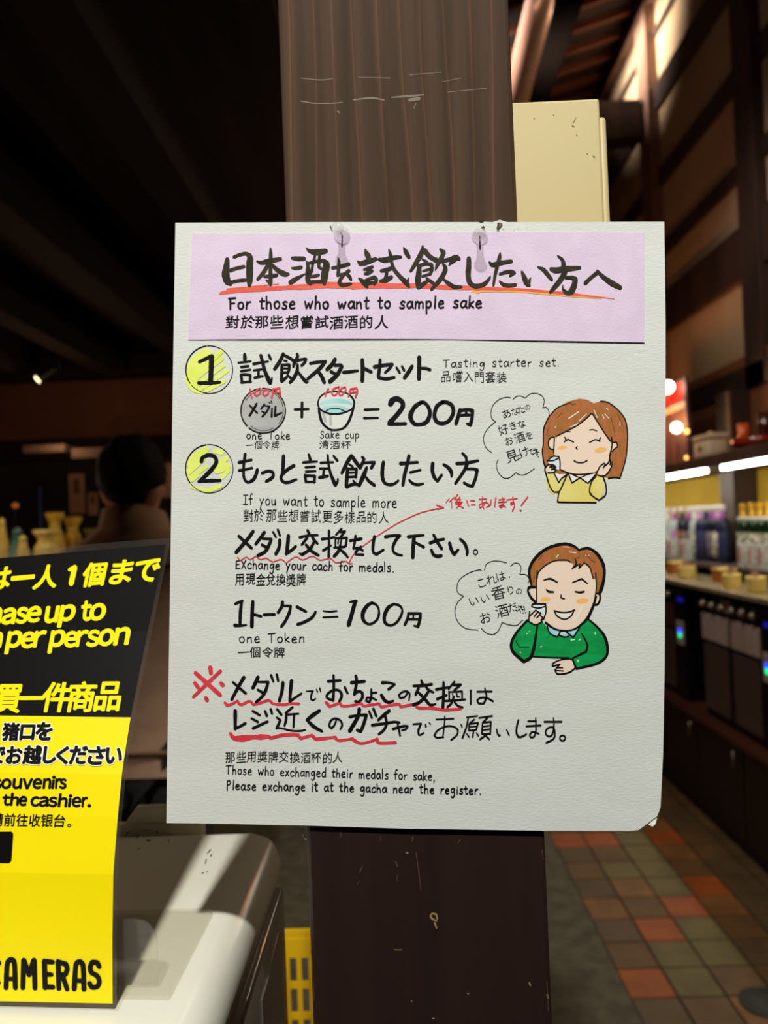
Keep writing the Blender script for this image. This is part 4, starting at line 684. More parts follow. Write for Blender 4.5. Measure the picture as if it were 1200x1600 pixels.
def grid(name, xa, rows_, mats, idx, off, thick, parent):
    bm = bmesh.new(); G = []
    for v in rows_:
        G.append([[bm.verts.new(SY(*xa(u_/24, v), off+o)) for u_ in range(25)] for o in (0, -thick)])
    for i in range(len(G)-1):
        for u_ in range(24):
            f = bm.faces.new((G[i][0][u_], G[i][0][u_+1], G[i+1][0][u_+1], G[i+1][0][u_])); f.material_index = idx(rows_[i])
            f = bm.faces.new((G[i][1][u_], G[i+1][1][u_], G[i+1][1][u_+1], G[i][1][u_+1])); f.material_index = len(mats)-1
    for i in range(len(G)-1):
        for u_ in (0, 24): bm.faces.new((G[i][0][u_], G[i+1][0][u_], G[i+1][1][u_], G[i][1][u_]))
    for i in (0, len(G)-1):
        for u_ in range(24): bm.faces.new((G[i][0][u_], G[i][0][u_+1], G[i][1][u_+1], G[i][1][u_]))
    return bmo(bm, name, mats, parent, False)
XL = -235.0
def xy(u_, v):
    # v: 0 top .. 1 band line .. 2 bottom
    x = XL
    for _ in range(3):
        if v <= 1: y = ytop(x)+(yband(x)-ytop(x))*v
        else: y = yband(x)+(ybot(x)-yband(x))*(v-1)
        x = XL+(lerp(EDGE, y)-XL)*u_
    return (x, y)
grid('printed_sheet', xy, [k/14 for k in range(15)]+[1+k/20 for k in range(1, 21)], [BLK, YEL, mat('sheet_back', (225, 222, 210), 0.6)], lambda v: 0 if v < 0.999 else 1, 0.0, 0.0003, ys)
LAM = clear('laminate_film', (250, 248, 244), 0.012, 0.15)
def xyl(u_, v):
    x, y = xy(u_, min(max(v, 0), 2))
    x += 6.5*max(0, (u_-0.9)/0.1)
    if v < 0: y -= 10
    if v > 2: y += 7
    return (x, y)
grid('laminate', xyl, [-.01]+[k/14 for k in range(15)]+[1+k/20 for k in range(1, 21)]+[2.01], [LAM], lambda v: 0, -0.0004, 0.0002, ys)
YO = 0.00025
a = Ink(); o4 = lambda L: [(ch, (x0/4.444, 830+y0/4.444, x1/4.444, 830+y1/4.444)) for ch, x0, y0, x1, y1 in L]
for ch, bx in o4([('は', -85, 255, 75, 400), ('一', 80, 312, 238, 332), ('人', 228, 240, 385, 395), ('個', 580, 220, 745, 378), ('ま', 762, 205, 925, 360), ('で', 948, 200, 1110, 347)]):
    put(a, ch, bx, slant=.22, slope=-.09, bold=1.4)
a.draw(0, 830, .225, 34, "519,250,36 494,364,36;482,268,24 512,250,26")
a.build('yellow_lettering', YEL, ys, SY, YO); a = Ink()
for ch, bx in o4([('買', -35, 1068, 150, 1258), ('一', 134, 1150, 306, 1166), ('件', 302, 1052, 495, 1252), ('商', 470, 1048, 672, 1252), ('品', 650, 1050, 838, 1246)]):
    put(a, ch, bx, slant=.2, slope=-.01, bold=1.4)
a.build('yellow_lettering', YEL, ys, SY, YO); a = Ink()
for ch, bx in o4([('ｈ', -75, 490, 10, 635), ('ａ', 15, 537, 108, 642), ('ｓ', 112, 532, 190, 637), ('ｅ', 190, 525, 282, 628), ('ｕ', 315, 525, 412, 632), ('ｐ', 402, 515, 520, 660), ('ｔ', 570, 487, 632, 618), ('ｏ', 628, 505, 730, 615),
  ('ｎ', -85, 705, 15, 805), ('ｐ', 35, 697, 150, 845), ('ｅ', 150, 702, 238, 808), ('ｒ', 232, 695, 320, 800), ('ｐ', 335, 690, 450, 840), ('ｅ', 450, 698, 535, 802), ('ｒ', 528, 692, 610, 796), ('ｓ', 602, 690, 688, 798), ('ｏ', 688, 682, 790, 792), ('ｎ', 790, 672, 900, 785)]):
    put(a, ch, bx, slant=.2, slope=-.06, bold=1.6)
a.build('yellow_lettering', YEL, ys, SY, YO)
o3 = lambda L: [(ch, (x0/3.265, 1110+y0/3.265, x1/3.265, 1110+y1/3.265)) for ch, x0, y0, x1, y1 in L]
JP = o3([('猪', 14, 66, 98, 152), ('口', 102, 76, 178, 148), ('を', 184, 63, 266, 150), ('で', -42, 190, 24, 268), ('お', 32, 186, 112, 270), ('越', 116, 182, 212, 272), ('し', 222, 186, 282, 268), ('く', 290, 186, 350, 272), ('だ', 354, 184, 446, 272), ('さ', 450, 186, 536, 274), ('い', 544, 192, 618, 270)])
a = Ink(); [put(a, ch, bx, slant=.12, bold=3.0) for ch, bx in JP]; a.build('lettering_outline', mat('white_print', (246, 244, 236), 0.4), ys, SY, YO)['label'] = 'white outline'
a = Ink(); [put(a, ch, bx, slant=.12, bold=1.45) for ch, bx in JP]
for ch, bx in o3([('ｓ', -28, 350, 4, 398), ('ｏ', 8, 349, 56, 398), ('ｕ', 66, 349, 112, 398), ('ｖ', 119, 349, 166, 398), ('ｅ', 168, 348, 212, 398), ('ｎ', 219, 348, 259, 397), ('ｉ', 264, 336, 281, 397), ('ｒ', 283, 348, 308, 397), ('ｓ', 304, 349, 337, 398)]):
    put(a, ch, bx, slant=.12, bold=1.0)
for ch, bx in o3([('ｔ', 15, 430, 50, 483), ('ｈ', 52, 423, 95, 483), ('ｅ', 98, 438, 136, 485), ('ｃ', 158, 440, 200, 488), ('ａ', 200, 440, 246, 489), ('ｓ', 248, 442, 290, 490), ('ｈ', 296, 426, 342, 490), ('ｉ', 348, 430, 366, 490), ('ｅ', 368, 442, 412, 491), ('ｒ', 418, 443, 445, 491), ('．', 448, 480, 462, 491)]):
    put(a, ch, bx, slant=.12, bold=1.0)
for ch, bx in o3([('請', -38, 525, 16, 588), ('前', 22, 525, 80, 590), ('往', 84, 527, 142, 592), ('收', 148, 529, 206, 593), ('银', 210, 529, 268, 594), ('台', 276, 530, 334, 595), ('。', 344, 578, 362, 595)]):
    put(a, ch, bx, slant=.12, bold=.25)
a.build('black_lettering', BLK, ys, SY, YO+1e-4); a = Ink()
a.area(0, 1110, 1/3.265, "-200,620 58,618 66,626 67,640 58,765 50,777 38,780 -200,778")
a.build('printed_box', BLK, ys, SY, YO); a = Ink()
C = "-5,1290,26 -20,1272 -40,1290 -42,1390 -30,1408 -8,1390;30,1416,26 36,1300 48,1272 66,1272 74,1300 78,1416;36,1370,22 76,1370;116,1416,26 120,1274;122,1274,26 148,1350;148,1350,26 172,1274;174,1274,26 178,1418;226,1278,26 230,1416;226,1280,26 268,1284;228,1345,24 262,1348;230,1410,26 270,1412;296,1280,26 300,1420;300,1284,26 336,1294 342,1320 334,1346 302,1350;318,1352,26 342,1422;378,1422,26 386,1306 398,1282 412,1284 424,1310 428,1424;386,1378,22 424,1380;506,1308,26 496,1286 470,1284 460,1310 466,1336 496,1356 506,1386 496,1410 470,1412 456,1392"
a.draw(0, 1110, 1/3.265, 26, C); a.build('shop_lettering', BLK, ys, SY, YO+1e-4)
# ------------------------------------------------------------------ yellow basket behind the bin
BASK = mat('yellow_basket_plastic', (244, 196, 26), 0.4)
bk = thing('shopping_basket', (-0.27, 1.02, 0.562), 'yellow slotted plastic basket behind the white bin', 'basket')
def slotted(name, p0, ux, uz, nx, nz, sw, gap, slot_h, zgap, th, m, parent):
    """a basket wall with rows of real slots"""
    bm = bmesh.new(); nrm = ux.cross(uz).normalized()*th; W = nx*(sw+gap)+gap; H = nz*(slot_h+zgap)+zgap+0.03
    def q(x0, x1, z0, z1):
        vs = [bm.verts.new(p0+ux*x+uz*z+o) for o in (Vector((0, 0, 0)), nrm) for x, z in ((x0, z0), (x1, z0), (x1, z1), (x0, z1))]
        for f in ((0, 1, 2, 3), (7, 6, 5, 4), (0, 4, 5, 1), (1, 5, 6, 2), (2, 6, 7, 3), (3, 7, 4, 0)): bm.faces.new([vs[i] for i in f])
    z = 0
    for r in range(nz):
        q(0, W, z, z+zgap); z += zgap
        for c_ in range(nx+1): q(c_*(sw+gap), c_*(sw+gap)+gap, z, z+slot_h)
        z += slot_h
    q(0, W, z, z+zgap+0.018)
    return bmo(bm, name, m, parent)
BZ = 0.5635; HX = -0.088
slotted('front_wall', Vector((HX-0.324, 0.86, BZ)), Vector((1, 0, 0)), Vector((0, 0, 1)), 18, 5, 0.0105, 0.0075, 0.036, 0.0105, 0.003, BASK, bk)
slotted('back_wall', Vector((HX-0.324, 1.18, BZ)), Vector((1, 0, 0)), Vector((0, 0, 1)), 18, 5, 0.0105, 0.0075, 0.036, 0.0105, 0.003, BASK, bk)
slotted('side_wall', Vector((HX, 0.86, BZ)), Vector((0, 1, 0)), Vector((0, 0, 1)), 17, 5, 0.0105, 0.0075, 0.036, 0.0105, 0.003, BASK, bk)
slotted('side_wall', Vector((HX-0.327, 0.86, BZ)), Vector((0, 1, 0)), Vector((0, 0, 1)), 17, 5, 0.0105, 0.0075, 0.036, 0.0105, 0.003, BASK, bk)
box('base', (HX-0.325, 0.86, BZ-0.001), (HX, 1.18, BZ+0.003), BASK, bk)
bm = bmesh.new()
for a_, b_ in (((HX-0.332, 0.852, BZ+0.2585), (HX+0.006, 0.862, BZ+0.2715)), ((HX-0.332, 1.178, BZ+0.2585), (HX+0.006, 1.188, BZ+0.2715)), ((HX-0.332, 0.862, BZ+0.2585), (HX-0.322, 1.178, BZ+0.2715)), ((HX-0.004, 0.862, BZ+0.2585), (HX+0.006, 1.178, BZ+0.2715))): addbox(bm, a_, b_)
bmo(bm, 'rim', BASK, bk)
cr = thing('wooden_crate', (-0.27, 1.02, 0), 'dark crate under the yellow plastic basket', 'crate')
box('body', (-0.44, 0.845, 0), (-0.075, 1.2, 0.545), BLACKM, cr, 0.004)
box('top', (-0.45, 0.84, 0.547), (-0.072, 1.205, 0.5615), BLACKM, cr, 0.003)
# ------------------------------------------------------------------ tasting counter along the right wall
REDW = mat('reddish_board', (92, 52, 36), 0.45, c2=(76, 42, 30), scale=4, stretch=(3, .3, 3)); XC = 1.40
for k, (y0, y1, lab) in enumerate(((2.25, 3.235, 'dark base cabinet nearest the camera, under the tasting counter'), (3.24, 4.205, 'dark base cabinet under the tasting counter, beyond the pale seam'), (4.21, 5.20, 'farthest dark base cabinet, beside the notice edge'))):
    c = thing('base_cabinet', (1.6, (y0+y1)/2, 0), lab, 'cabinet', 'base cabinets under the tasting counter')
    box('body', (XC+0.02, y0, 0.0), (1.955, y1, 0.462), BLACKM, c)
    for q in (0, 1):
        ya = y0+0.006+q*(y1-y0)/2; d_ = box('door', (XC, ya, 0.06), (XC+0.0195, ya+(y1-y0)/2-0.012, 0.455), BLACKM, c, 0.002)
        tube('handle', [(XC-0.012, ya+0.06, 0.36), (XC-0.012, ya+0.06, 0.43)], 0.004, STEEL, d_)
tag(box('ledge_board', (XC-0.02, 2.25, 0.466), (1.955, 5.2, 0.492), REDW, None, 0.003), 'reddish wooden ledge board over the dark base cabinets', 'board')
ctop = mat('counter_varnish', (160, 148, 112), 0.25, c2=(146, 132, 98), scale=3, stretch=(2, .3, 2))
tag(box('counter_top', (XC, 2.3, 1.085), (1.955, 6.5, 1.107), ctop, None, 0.003), 'glossy tasting counter top along the right wall', 'counter')
tag(box('bottle_shelf', (1.64, 2.3, 1.15), (1.955, 6.5, 1.172), WOODD, None, 0.002), 'low dark shelf carrying the row of bottles above the counter', 'shelf')
for y in (2.6, 3.6, 4.6, 5.6): struct(box('trim_%d' % tn, (1.66, y, 1.1075), (1.9, y+0.03, 1.1495), WOODD)); tn += 1
us = thing('wall_shelf', (1.75, 4.3, 1.665), 'long dark wall shelf with light strips under its front edge', 'shelf')
box('board', (1.555, 2.3, 1.668), (1.955, 6.5, 1.73), WOODD, us, 0.003)
EMI = mat('led_white', (255, 255, 250), 0.5, emit=(255, 250, 232), estr=34)
ya = WX(1102, 733, 1.57).y; yb2 = WX(1131, 737, 1.57).y
for a_, b_ in ((2.4, yb2), (ya, 6.3)): box('light_strip', (1.558, a_, 1.648), (1.58, b_, 1.6665), EMI, us)['label'] = 'glowing white light strip'
GREYP = mat('grey_panel', (200, 184, 176), 0.4, c2=(184, 166, 158), scale=6); DKP = mat('smoked_panel', (92, 74, 68), 0.25); KNOB = mat('knob_metal', (196, 186, 160), 0.25, metal=0.7)
XD = XC+0.03
def disp(px0, px1, lab, knobs, grey=True):
    y1 = WX(px0, 980, XD).y; y0 = WX(px1, 980, XD).y+0.004
    t = thing('sake_dispenser', (1.6, (y0+y1)/2, 0.492), lab, 'dispenser', 'sake dispensers under the tasting counter')
    box('housing', (XD+0.012, y0, 0.494), (1.9, y1, 1.06), BLACKP, t, 0.004)
    zt_, zb_ = WX(1097, 957, XD).z, WX(1097, 996, XD).z
    w_ = (y1-y0-0.03)/2
    for q in (0, 1): box('front_panel', (XD, y0+0.012+q*(w_+0.006), zb_), (XD+0.0115, y0+0.012+q*(w_+0.006)+w_, zt_), GREYP if grey else REDW, t, 0.002)
    box('lower_panel', (XD+0.002, y0+0.02, 0.53), (XD+0.0115, y1-0.02, zb_-0.02), DKP, t, 0.002)
    for q in range(knobs):
        y = y0+(y1-y0)*(q+0.5)/knobs
        lathe('knob', [(0.0, 0), (0.017, 0), (0.019, 0.01), (0.016, 0.02), (0.008, 0.027), (0.0, 0.029)], (XD-0.004, y, zt_+0.035), KNOB, t, 16)
        tube('tap', [(XD+0.016, y, zt_+0.05), (XD-0.004, y, zt_+0.046), (XD-0.004, y, zt_+0.026)], 0.005, BLACKP, t)
    return t
disp(1095, 1138, 'grey fronted sake dispenser left of the other grey one, under the counter', 3)
disp(1139, 1188, 'grey fronted sake dispenser nearest the right picture edge, under the counter', 3)
disp(1030, 1053, 'brown fronted sake dispenser far back, beside the notice edge', 2, False)
BLUEE = mat('screen_blue', (20, 60, 255), 0.4, emit=(30, 60, 255), estr=2.5); GRNE = mat('screen_green', (20, 190, 110), 0.4, emit=(20, 210, 120), estr=2.0); PALEP = mat('pale_plastic', (190, 176, 170), 0.4)
DBL = mat('display_blue', (30, 30, 110), 0.4, emit=(40, 40, 220), estr=0.3)
def coin(px0, px1, pyt, pyb, lab):
    y1 = WX(px0, pyt, XD).y; y0 = WX(px1, pyt, XD).y; zt_ = WX(px0, pyt, XD).z; zb_ = WX(px0, pyb, XD).z
    t = thing('coin_unit', (XD, (y0+y1)/2, 0.492), lab, 'coin unit', 'coin units between the dispensers')
    box('column', (XD+0.006, y0-0.01, 0.494), (XD+0.16, y1+0.01, 1.06), BLACKP, t, 0.003)
    box('face_plate', (XD, y0, zb_), (XD+0.0055, y1, zt_), PALEP, t, 0.002)
    h = zt_-zb_
    for n_, m_, u0, u1 in (('blue_lamp', BLUEE, 0.50, 0.66), ('green_lamp', GRNE, 0.30, 0.50)): box(n_, (XD-0.004, y0+0.3*(y1-y0), zb_+u0*h), (XD-0.0003, y0+0.62*(y1-y0), zb_+u1*h), m_, t, 0.001)
    box('display', (XD, y0, zt_+0.10), (XD+0.0055, y0+0.7*(y1-y0), zt_+0.12), DBL, t)
coin(1056, 1067, 968, 1004, 'coin unit with blue and green lamps beside the notice edge')
coin(1191, 1204, 1018, 1064, 'coin unit with blue and green lamps at the right picture edge')
tag(box('paper_card', (XD+0.004, WX(1138, 930, XD).y, 1.0), (XD+0.0105, WX(1124, 930, XD).y, 1.055), mat('card_beige', (150, 128, 118), 0.7)), 'small beige card fixed above the left grey dispenser', 'card')
# bottles
DGL = mat('bottle_dark_glass', (22, 26, 40), 0.15); GGL = mat('bottle_green_glass', (20, 52, 22), 0.15); NAVY = mat('bottle_navy', (24, 30, 66), 0.3); CLR = mat('bottle_frost', (170, 176, 176), 0.2)
CAPW = mat('cap_silver', (214, 208, 200), 0.3); CAPG = mat('cap_gold', (226, 172, 24), 0.3, metal=0.3); PUR = mat('neck_purple', (150, 70, 150), 0.5)
LABS = [mat('label_'+n, c, 0.7, c2=c2, scale=60, lo=0.42, hi=0.5) for n, c, c2 in (('lilac', (190, 160, 196), (150, 110, 160)), ('black', (24, 20, 20), (150, 90, 60)), ('grey', (128, 118, 120), (90, 80, 84)), ('navy', (26, 34, 76), (34, 40, 84)), ('cream', (220, 214, 196), (120, 120, 96)), ('pale', (206, 210, 204), (170, 176, 170)))]
BOT = [(0.0, 0), (0.032, 0.0), (0.034, 0.004), (0.034, 0.19), (0.031, 0.212), (0.020, 0.235), (0.0135, 0.25), (0.013, 0.288), (0.0, 0.288)]
def bottle(x, y, z, glass, cap, ring, lab, label, group):
    t = thing('sake_bottle', (x, y, z), label, 'bottle', group); p = (x, y, z+0.0005)
    lathe('glass', BOT, p, glass, t, 14)
    lathe('label', [(0.0342, 0.03), (0.0347, 0.031), (0.0347, 0.165), (0.0342, 0.166)], p, lab, t, 14)
    lathe('cap', [(0.0, 0.28), (0.0155, 0.28), (0.0165, 0.284), (0.0165, 0.306), (0.014, 0.311), (0.0, 0.312)], p, cap, t, 12)
    lathe('neck_band', [(0.0215, 0.235), (0.0225, 0.236), (0.0155, 0.252), (0.0150, 0.276), (0.0140, 0.277)], p, ring, t, 12)
LB = [(1045, CLR, 5, 'pale bottle'), (1056, CLR, 0, 'lilac labelled bottle'), (1067, DGL, 1, 'black labelled bottle'), (1078, DGL, 2, 'grey labelled bottle beside the black label'), (1087, CLR, 4, 'cream labelled bottle'), (1096, NAVY, 3, 'first navy bottle from the left'), (1105, NAVY, 3, 'second navy bottle from the left'), (1114, DGL, 2, 'grey labelled bottle among the navy ones'), (1123, DGL, 4, 'dark bottle with cream label'), (1131, NAVY, 3, 'navy bottle touching the dark post')]
BND = [CAPW, PUR, mat('band_black', (40, 34, 36), 0.5), PUR, CAPW, mat('band_pink', (196, 140, 190), 0.5), NAVY, PUR, bpy.data.materials['band_pink'], PUR]
for (px, gl, li, lab), bnd in zip(LB, BND):
    p = WX(px, 830, 1.745); bottle(1.745, p.y, 1.1725, gl, CAPW, bnd, LABS[li], lab+' with silver cap, low shelf', 'silver capped bottles on the low shelf')
for px, lab in ((1163, 'gold capped bottle nearest the dark post, green glass showing'), (1177, 'second gold capped bottle from the dark post'), (1190, 'third gold capped bottle from the dark post'), (1203, 'gold capped bottle cut by the right picture edge')):
    p = WX(px, 830, 1.745); bottle(1.745, p.y, 1.1725, GGL, CAPG, CAPG, LABS[4], lab, 'gold capped bottles on the low shelf')
RPR = mat('red_print', (176, 70, 70), 0.7)
for px, wd, lab in ((1049, 0.075, 'white carton with faint red print at the notice edge'), (1070, 0.085, 'white carton with pink print below the black labelled bottle'), (1160, 0.05, 'white carton with red block below the first gold cap'), (1176, 0.05, 'white carton with red block below the second gold cap'), (1192, 0.05, 'white carton with red block at the right picture edge')):
    p = WX(px, 855, 1.67); t = thing('sake_carton', (1.68, p.y, 1.1725), lab, 'carton', 'small cartons in front of the bottles')
    box('carton', (1.655, p.y-wd/2, 1.1728), (1.70, p.y+wd/2, 1.29), LABS[5], t, 0.002); box('printed_block', (1.6542, p.y-wd*0.22, 1.20), (1.6549, p.y+wd*0.22, 1.272), RPR, t)
RAIL = mat('white_rail', (236, 232, 214), 0.5)
tag(box('label_rail', (1.69, WX(1202, 806, 1.69).y-0.3, 1.405), (1.70, WX(1152, 806, 1.69).y, 1.418), RAIL), 'white rail across the shoulders of the gold capped bottles', 'rail')
# yellow tubs and small boxes on the counter
TUB = mat('yellow_tub', (252, 228, 134), 0.5); OBX = mat('orange_box', (176, 104, 40), 0.6)
for px, py, r, lab in ((1065, 904, 0.042, 'yellow tub on the counter nearest the notice edge'), (1133, 920, 0.037, 'middle yellow tub on the counter'), (1171, 926, 0.040, 'yellow tub on the counter nearest the right picture edge')):
    p = WZ(px, py, 1.1075); t = thing('yellow_tub', (p.x+0.03, p.y, 1.1075), lab, 'tub', 'yellow tubs on the tasting counter')
    lathe('tub', [(0.0, 0), (r*0.9, 0), (r, 0.006), (r*1.04, 0.06), (r*1.07, 0.064), (r*0.98, 0.065), (r*0.9, 0.012), (0.0, 0.011)], (p.x+0.03, p.y, 1.108), TUB, t, 20)
    for q in range(4): box('paper_slip', (p.x+0.018+q*0.007, p.y-0.016+0.004*q, 1.12), (p.x+0.0195+q*0.007, p.y+0.016+0.004*q, 1.198), mat('slip_pink', (180, 140, 136), 0.8) if q == 0 else bpy.data.materials['slip_pink'], t)
for px, py, lab in ((1045, 897, 'orange box on the counter beside the notice edge'), (1119, 911, 'orange box behind the middle yellow tub')):
    p = WZ(px, py, 1.1075); t = thing('orange_box', (p.x+0.06, p.y+0.03, 1.1075), lab, 'box', 'orange boxes on the tasting counter')
    box('carton', (p.x+0.02, p.y, 1.108), (p.x+0.10, p.y+0.10, 1.165), OBX, t, 0.002); box('lid', (p.x+0.018, p.y-0.002, 1.166), (p.x+0.102, p.y+0.102, 1.174), TUB, t, 0.001)
# things on top of the wall shelf
ZS = 1.7305
pb = thing('poster_board', (1.70, 4.8, ZS), 'upright poster board with a red and white header on the wall shelf', 'poster')
y0, y1 = WX(1074, 650, 1.70).y, WX(1030, 650, 1.70).y
box('backing', (1.70, y0, ZS), (1.716, y1, 2.235), mat('poster_mauve', (96, 72, 82), 0.5, c2=(70, 62, 86), scale=6), pb, 0.002)
box('header', (1.6965, y0+0.03, 2.12), (1.6995, y1, 2.215), mat('poster_red', (190, 30, 34), 0.6), pb); box('white_stripe', (1.6965, y0+0.02, 2.06), (1.6995, y1, 2.10), mat('poster_white', (214, 196, 196), 0.6), pb)
box('edge_strip', (1.694, y0-0.002, ZS), (1.6995, y0+0.018, 2.235), mat('poster_edge', (130, 110, 112), 0.5), pb)
GLOWW = mat('glow_white', (255, 250, 230), 0.4, emit=(255, 238, 196), estr=14); GLINTO = mat('glint_orange', (255, 200, 120), 0.4, emit=(255, 180, 90), estr=5)  # glowing globes built in place of bright reflection spots and orange glints
for px, py, r, m_, lab in ((1043, 605, 0.037, GLOWW, 'white glowing globe half hidden by the notice edge, before the red header'), (1057, 668, 0.029, GLOWW, 'bright glowing globe on the wall shelf before the mauve poster'), (1073, 674, 0.012, GLINTO, 'small orange glint at the right side of the poster, upper one'), (1073, 715, 0.010, GLINTO, 'tiny orange glint low beside the beige lidded box')):
    p = WX(px, py, 1.63); t = thing('glow_globe', (1.63, p.y, ZS), lab, 'lamp', 'glowing globes on the wall shelf')
    lathe('globe', [(r*math.sin(k*math.pi/10), -r*math.cos(k*math.pi/10)) for k in range(11)], p, m_, t, 18)
    tube('stem', [(1.63, p.y, ZS), (1.63, p.y, max(p.z-r*0.9, ZS+0.004))], 0.003, BLACKP, t); lathe('foot', [(0, 0), (r*0.8+0.004, 0), (r*0.7+0.004, 0.006), (0, 0.007)], (1.63, p.y, ZS), BLACKP, t, 14)
KRAFT = mat('beige_wrap', (236, 218, 186), 0.8, c2=(222, 200, 162), scale=12)
lbx = thing('lidded_box', (1.65, 4.03, ZS), 'beige lidded box with a ring handle on the wall shelf', 'box')
rbox('body', (1.595, 3.93, ZS+0.0005), (1.70, 4.13, ZS+0.088), KRAFT, lbx, 0.012, 3); rbox('lid', (1.591, 3.926, ZS+0.089), (1.704, 4.134, ZS+0.118), KRAFT, lbx, 0.010, 3)
tube('handle', [(1.6475, 4.03+0.03*math.cos(t), ZS+0.117+0.016*math.sin(t)) for t in [k*math.pi/8 for k in range(9)]], 0.004, KRAFT, lbx)
box('seal', (1.5935, 4.02, ZS+0.03), (1.5948, 4.05, ZS+0.065), mat('seal_black', (50, 44, 40), 0.8), lbx)
LAC = mat('red_lacquer', (128, 34, 16), 0.18); LACO = mat('orange_lacquer', (206, 84, 20), 0.25); LACD = mat('dark_lacquer', (62, 22, 14), 0.2)
def sake_set(name, y, r, h, m_, lab, cat): 
    return tag(lathe(name, [(0, 0), (r*0.8, 0), (r, 0.01), (r, h), (r*0.92, h), (r*0.9, h*0.35), (0, h*0.3)], (1.64, y, ZS+0.0005), m_, None, 22), lab, cat)
yl = WX(1172, 690, 1.64).y
tr = tag(lathe('lacquer_tray', [(0, 0), (0.10, 0), (0.135, 0.012), (0.138, 0.05), (0.132, 0.05), (0.126, 0.02), (0, 0.016)], (1.70, yl, ZS+0.0005), LAC, None, 28), 'wide red lacquer tray on the wall shelf', 'tray')
for dx, dy, r, h, m_, lab in ((-0.065, 0.05, 0.026, 0.10, LACO, 'orange lacquer cup on the far side of the red tray'), (-0.02, -0.075, 0.034, 0.135, LACD, 'tall dark lacquer cup at the near side of the red tray'), (0.045, 0.03, 0.03, 0.12, LAC, 'red lacquer cup at the back of the red tray')):
    tag(lathe('lacquer_cup', [(0, 0), (r*0.8, 0), (r, 0.008), (r, h), (r*0.92, h), (r*0.88, h*0.3), (0, h*0.25)], (1.70+dx, yl+dy, ZS+0.0225), m_, None, 20), lab, 'cup', 'lacquer cups on the red tray')
# floor drain
p = WZ(1197, 1568, 0.0)
dr = thing('floor_drain', (p.x, p.y, 0.0005), 'round dark green drain cover on the tiled floor', 'drain')
DRG = mat('drain_iron', (40, 44, 36), 0.6, bump=0.3, scale=60)
lathe('cover', [(0, 0), (0.060, 0), (0.063, 0.002), (0.056, 0.006), (0.0, 0.007)], (p.x, p.y, 0.0006), DRG, dr, 28)
lathe('ring', [(0.066, 0), (0.074, 0), (0.074, 0.004), (0.066, 0.004)], (p.x, p.y, 0.0006), DRG, dr, 28)
# ------------------------------------------------------------------ person in a beige coat, seen from behind
pp = WY(205, 750, 2.15); PXX, PYY_ = pp.x+0.005, 2.15
per = thing('person', (PXX, PYY_, 0), 'person seen from behind in a beige coat with turned-up collar, left of the notice', 'person')
def skin(name, verts, edges, rad, m, parent, sub=2):
    me = bpy.data.meshes.new(name); me.from_pydata([(PXX+v[0], PYY_+v[1], v[2]) for v in verts], edges, [])
    o = bpy.data.objects.new(name, me); COL.objects.link(o)
    o.modifiers.new('s', 'SKIN'); sv = me.skin_vertices[0].data if me.skin_vertices else None
    if sv is None:
        me.attributes.new('skin', 'FLOAT_VECTOR', 'POINT')
    for i, r in enumerate(rad):
        r = r if isinstance(r, tuple) else (r, r); sv[i].radius = r
    sv[0].use_root = True
    md_ = o.modifiers.new('u', 'SUBSURF'); md_.levels = sub; md_.render_levels = sub
    bpy.context.view_layer.update()
    me2 = bpy.data.meshes.new_from_object(o.evaluated_get(bpy.context.evaluated_depsgraph_get()))
    bpy.data.objects.remove(o)
    for p_ in me2.polygons: p_.use_smooth = True
    me2.materials.clear()
    return link(name, me2, m, parent)
SK = mat('skin', (190, 128, 100), 0.6); HR = mat('black_hair', (12, 10, 10), 0.8, c2=(18, 15, 14), scale=60, stretch=(4, 4, .5), spec=0.15); COAT = mat('beige_coat', (168, 132, 104), 0.85, c2=(154, 118, 92), scale=14, bump=0.2); TRS = mat('dark_trousers', (34, 30, 30), 0.8); SHO = mat('black_shoe', (24, 22, 22), 0.5)
zc = pp.z                                                       # middle of the head
V = [(0, 0, .93), (0, 0, 1.12), (0, .01, 1.30), (0, 0, zc-.185), (0, .005, zc-.115), (0, .012, zc-.045), (0, .008, zc+.045), (0, -.002, zc+.09)]
E = [(i, i+1) for i in range(7)]; Rd = [.12, .11, .13, .055, .052, (.072, .082), (.078, .092), (.052, .064)]
def add(chain, root, rads):
    k = root
    for v, r in zip(chain, rads): V.append(v); Rd.append(r); E.append((k, len(V)-1)); k = len(V)-1
    return k
add([(0, .098, zc-.015)], 5, [.013])                            # nose
for s_ in (-1, 1):
    add([(s_*.083, -.002, zc-.02), (s_*.089, -.008, zc+.012)], 5, [(.008, .016), (.007, .016)])    # ears
    w_ = add([(s_*.17, -.005, zc-.25), (s_*.215, -.01, 1.12), (s_*.225, .04, .90)], 2, [.055, .043, .031])
    h_ = add([(s_*.227, .055, .83)], w_, [.03])
    for f_ in range(4): add([(s_*(.213+.009*f_), .042+.010*f_, .775), (s_*(.210+.009*f_), .045+.012*f_, .74-.004*abs(f_-1)), (s_*(.203+.009*f_), .052+.012*f_, .715-.006*abs(f_-1))], h_, [.0095, .0085, .007])
    add([(s_*.205, .085, .83), (s_*.198, .098, .80), (s_*.196, .10, .775)], w_, [.011, .010, .008])
    add([(s_*.10, 0, .86), (s_*.105, .015, .48), (s_*.108, -.015, .10), (s_*.115, .10, .035)], 0, [.09, .058, .04, .034])
body = skin('body', V, E, Rd, SK, per)
bm = bmesh.new(); bmesh.ops.create_uvsphere(bm, u_segments=36, v_segments=24, radius=1.0)
for v in bm.verts:
    x, y, z = v.co; k = 1+0.03*math.sin(9*x+5*z)+0.02*math.sin(23*y+11*x)
    v.co = (PXX+x*0.093*k*(1.0 if z > -.2 else 1.0-0.28*(-z-.2)), PYY_-0.006+y*0.112*k, zc+0.012+z*(0.118 if z > 0 else 0.105)*k)
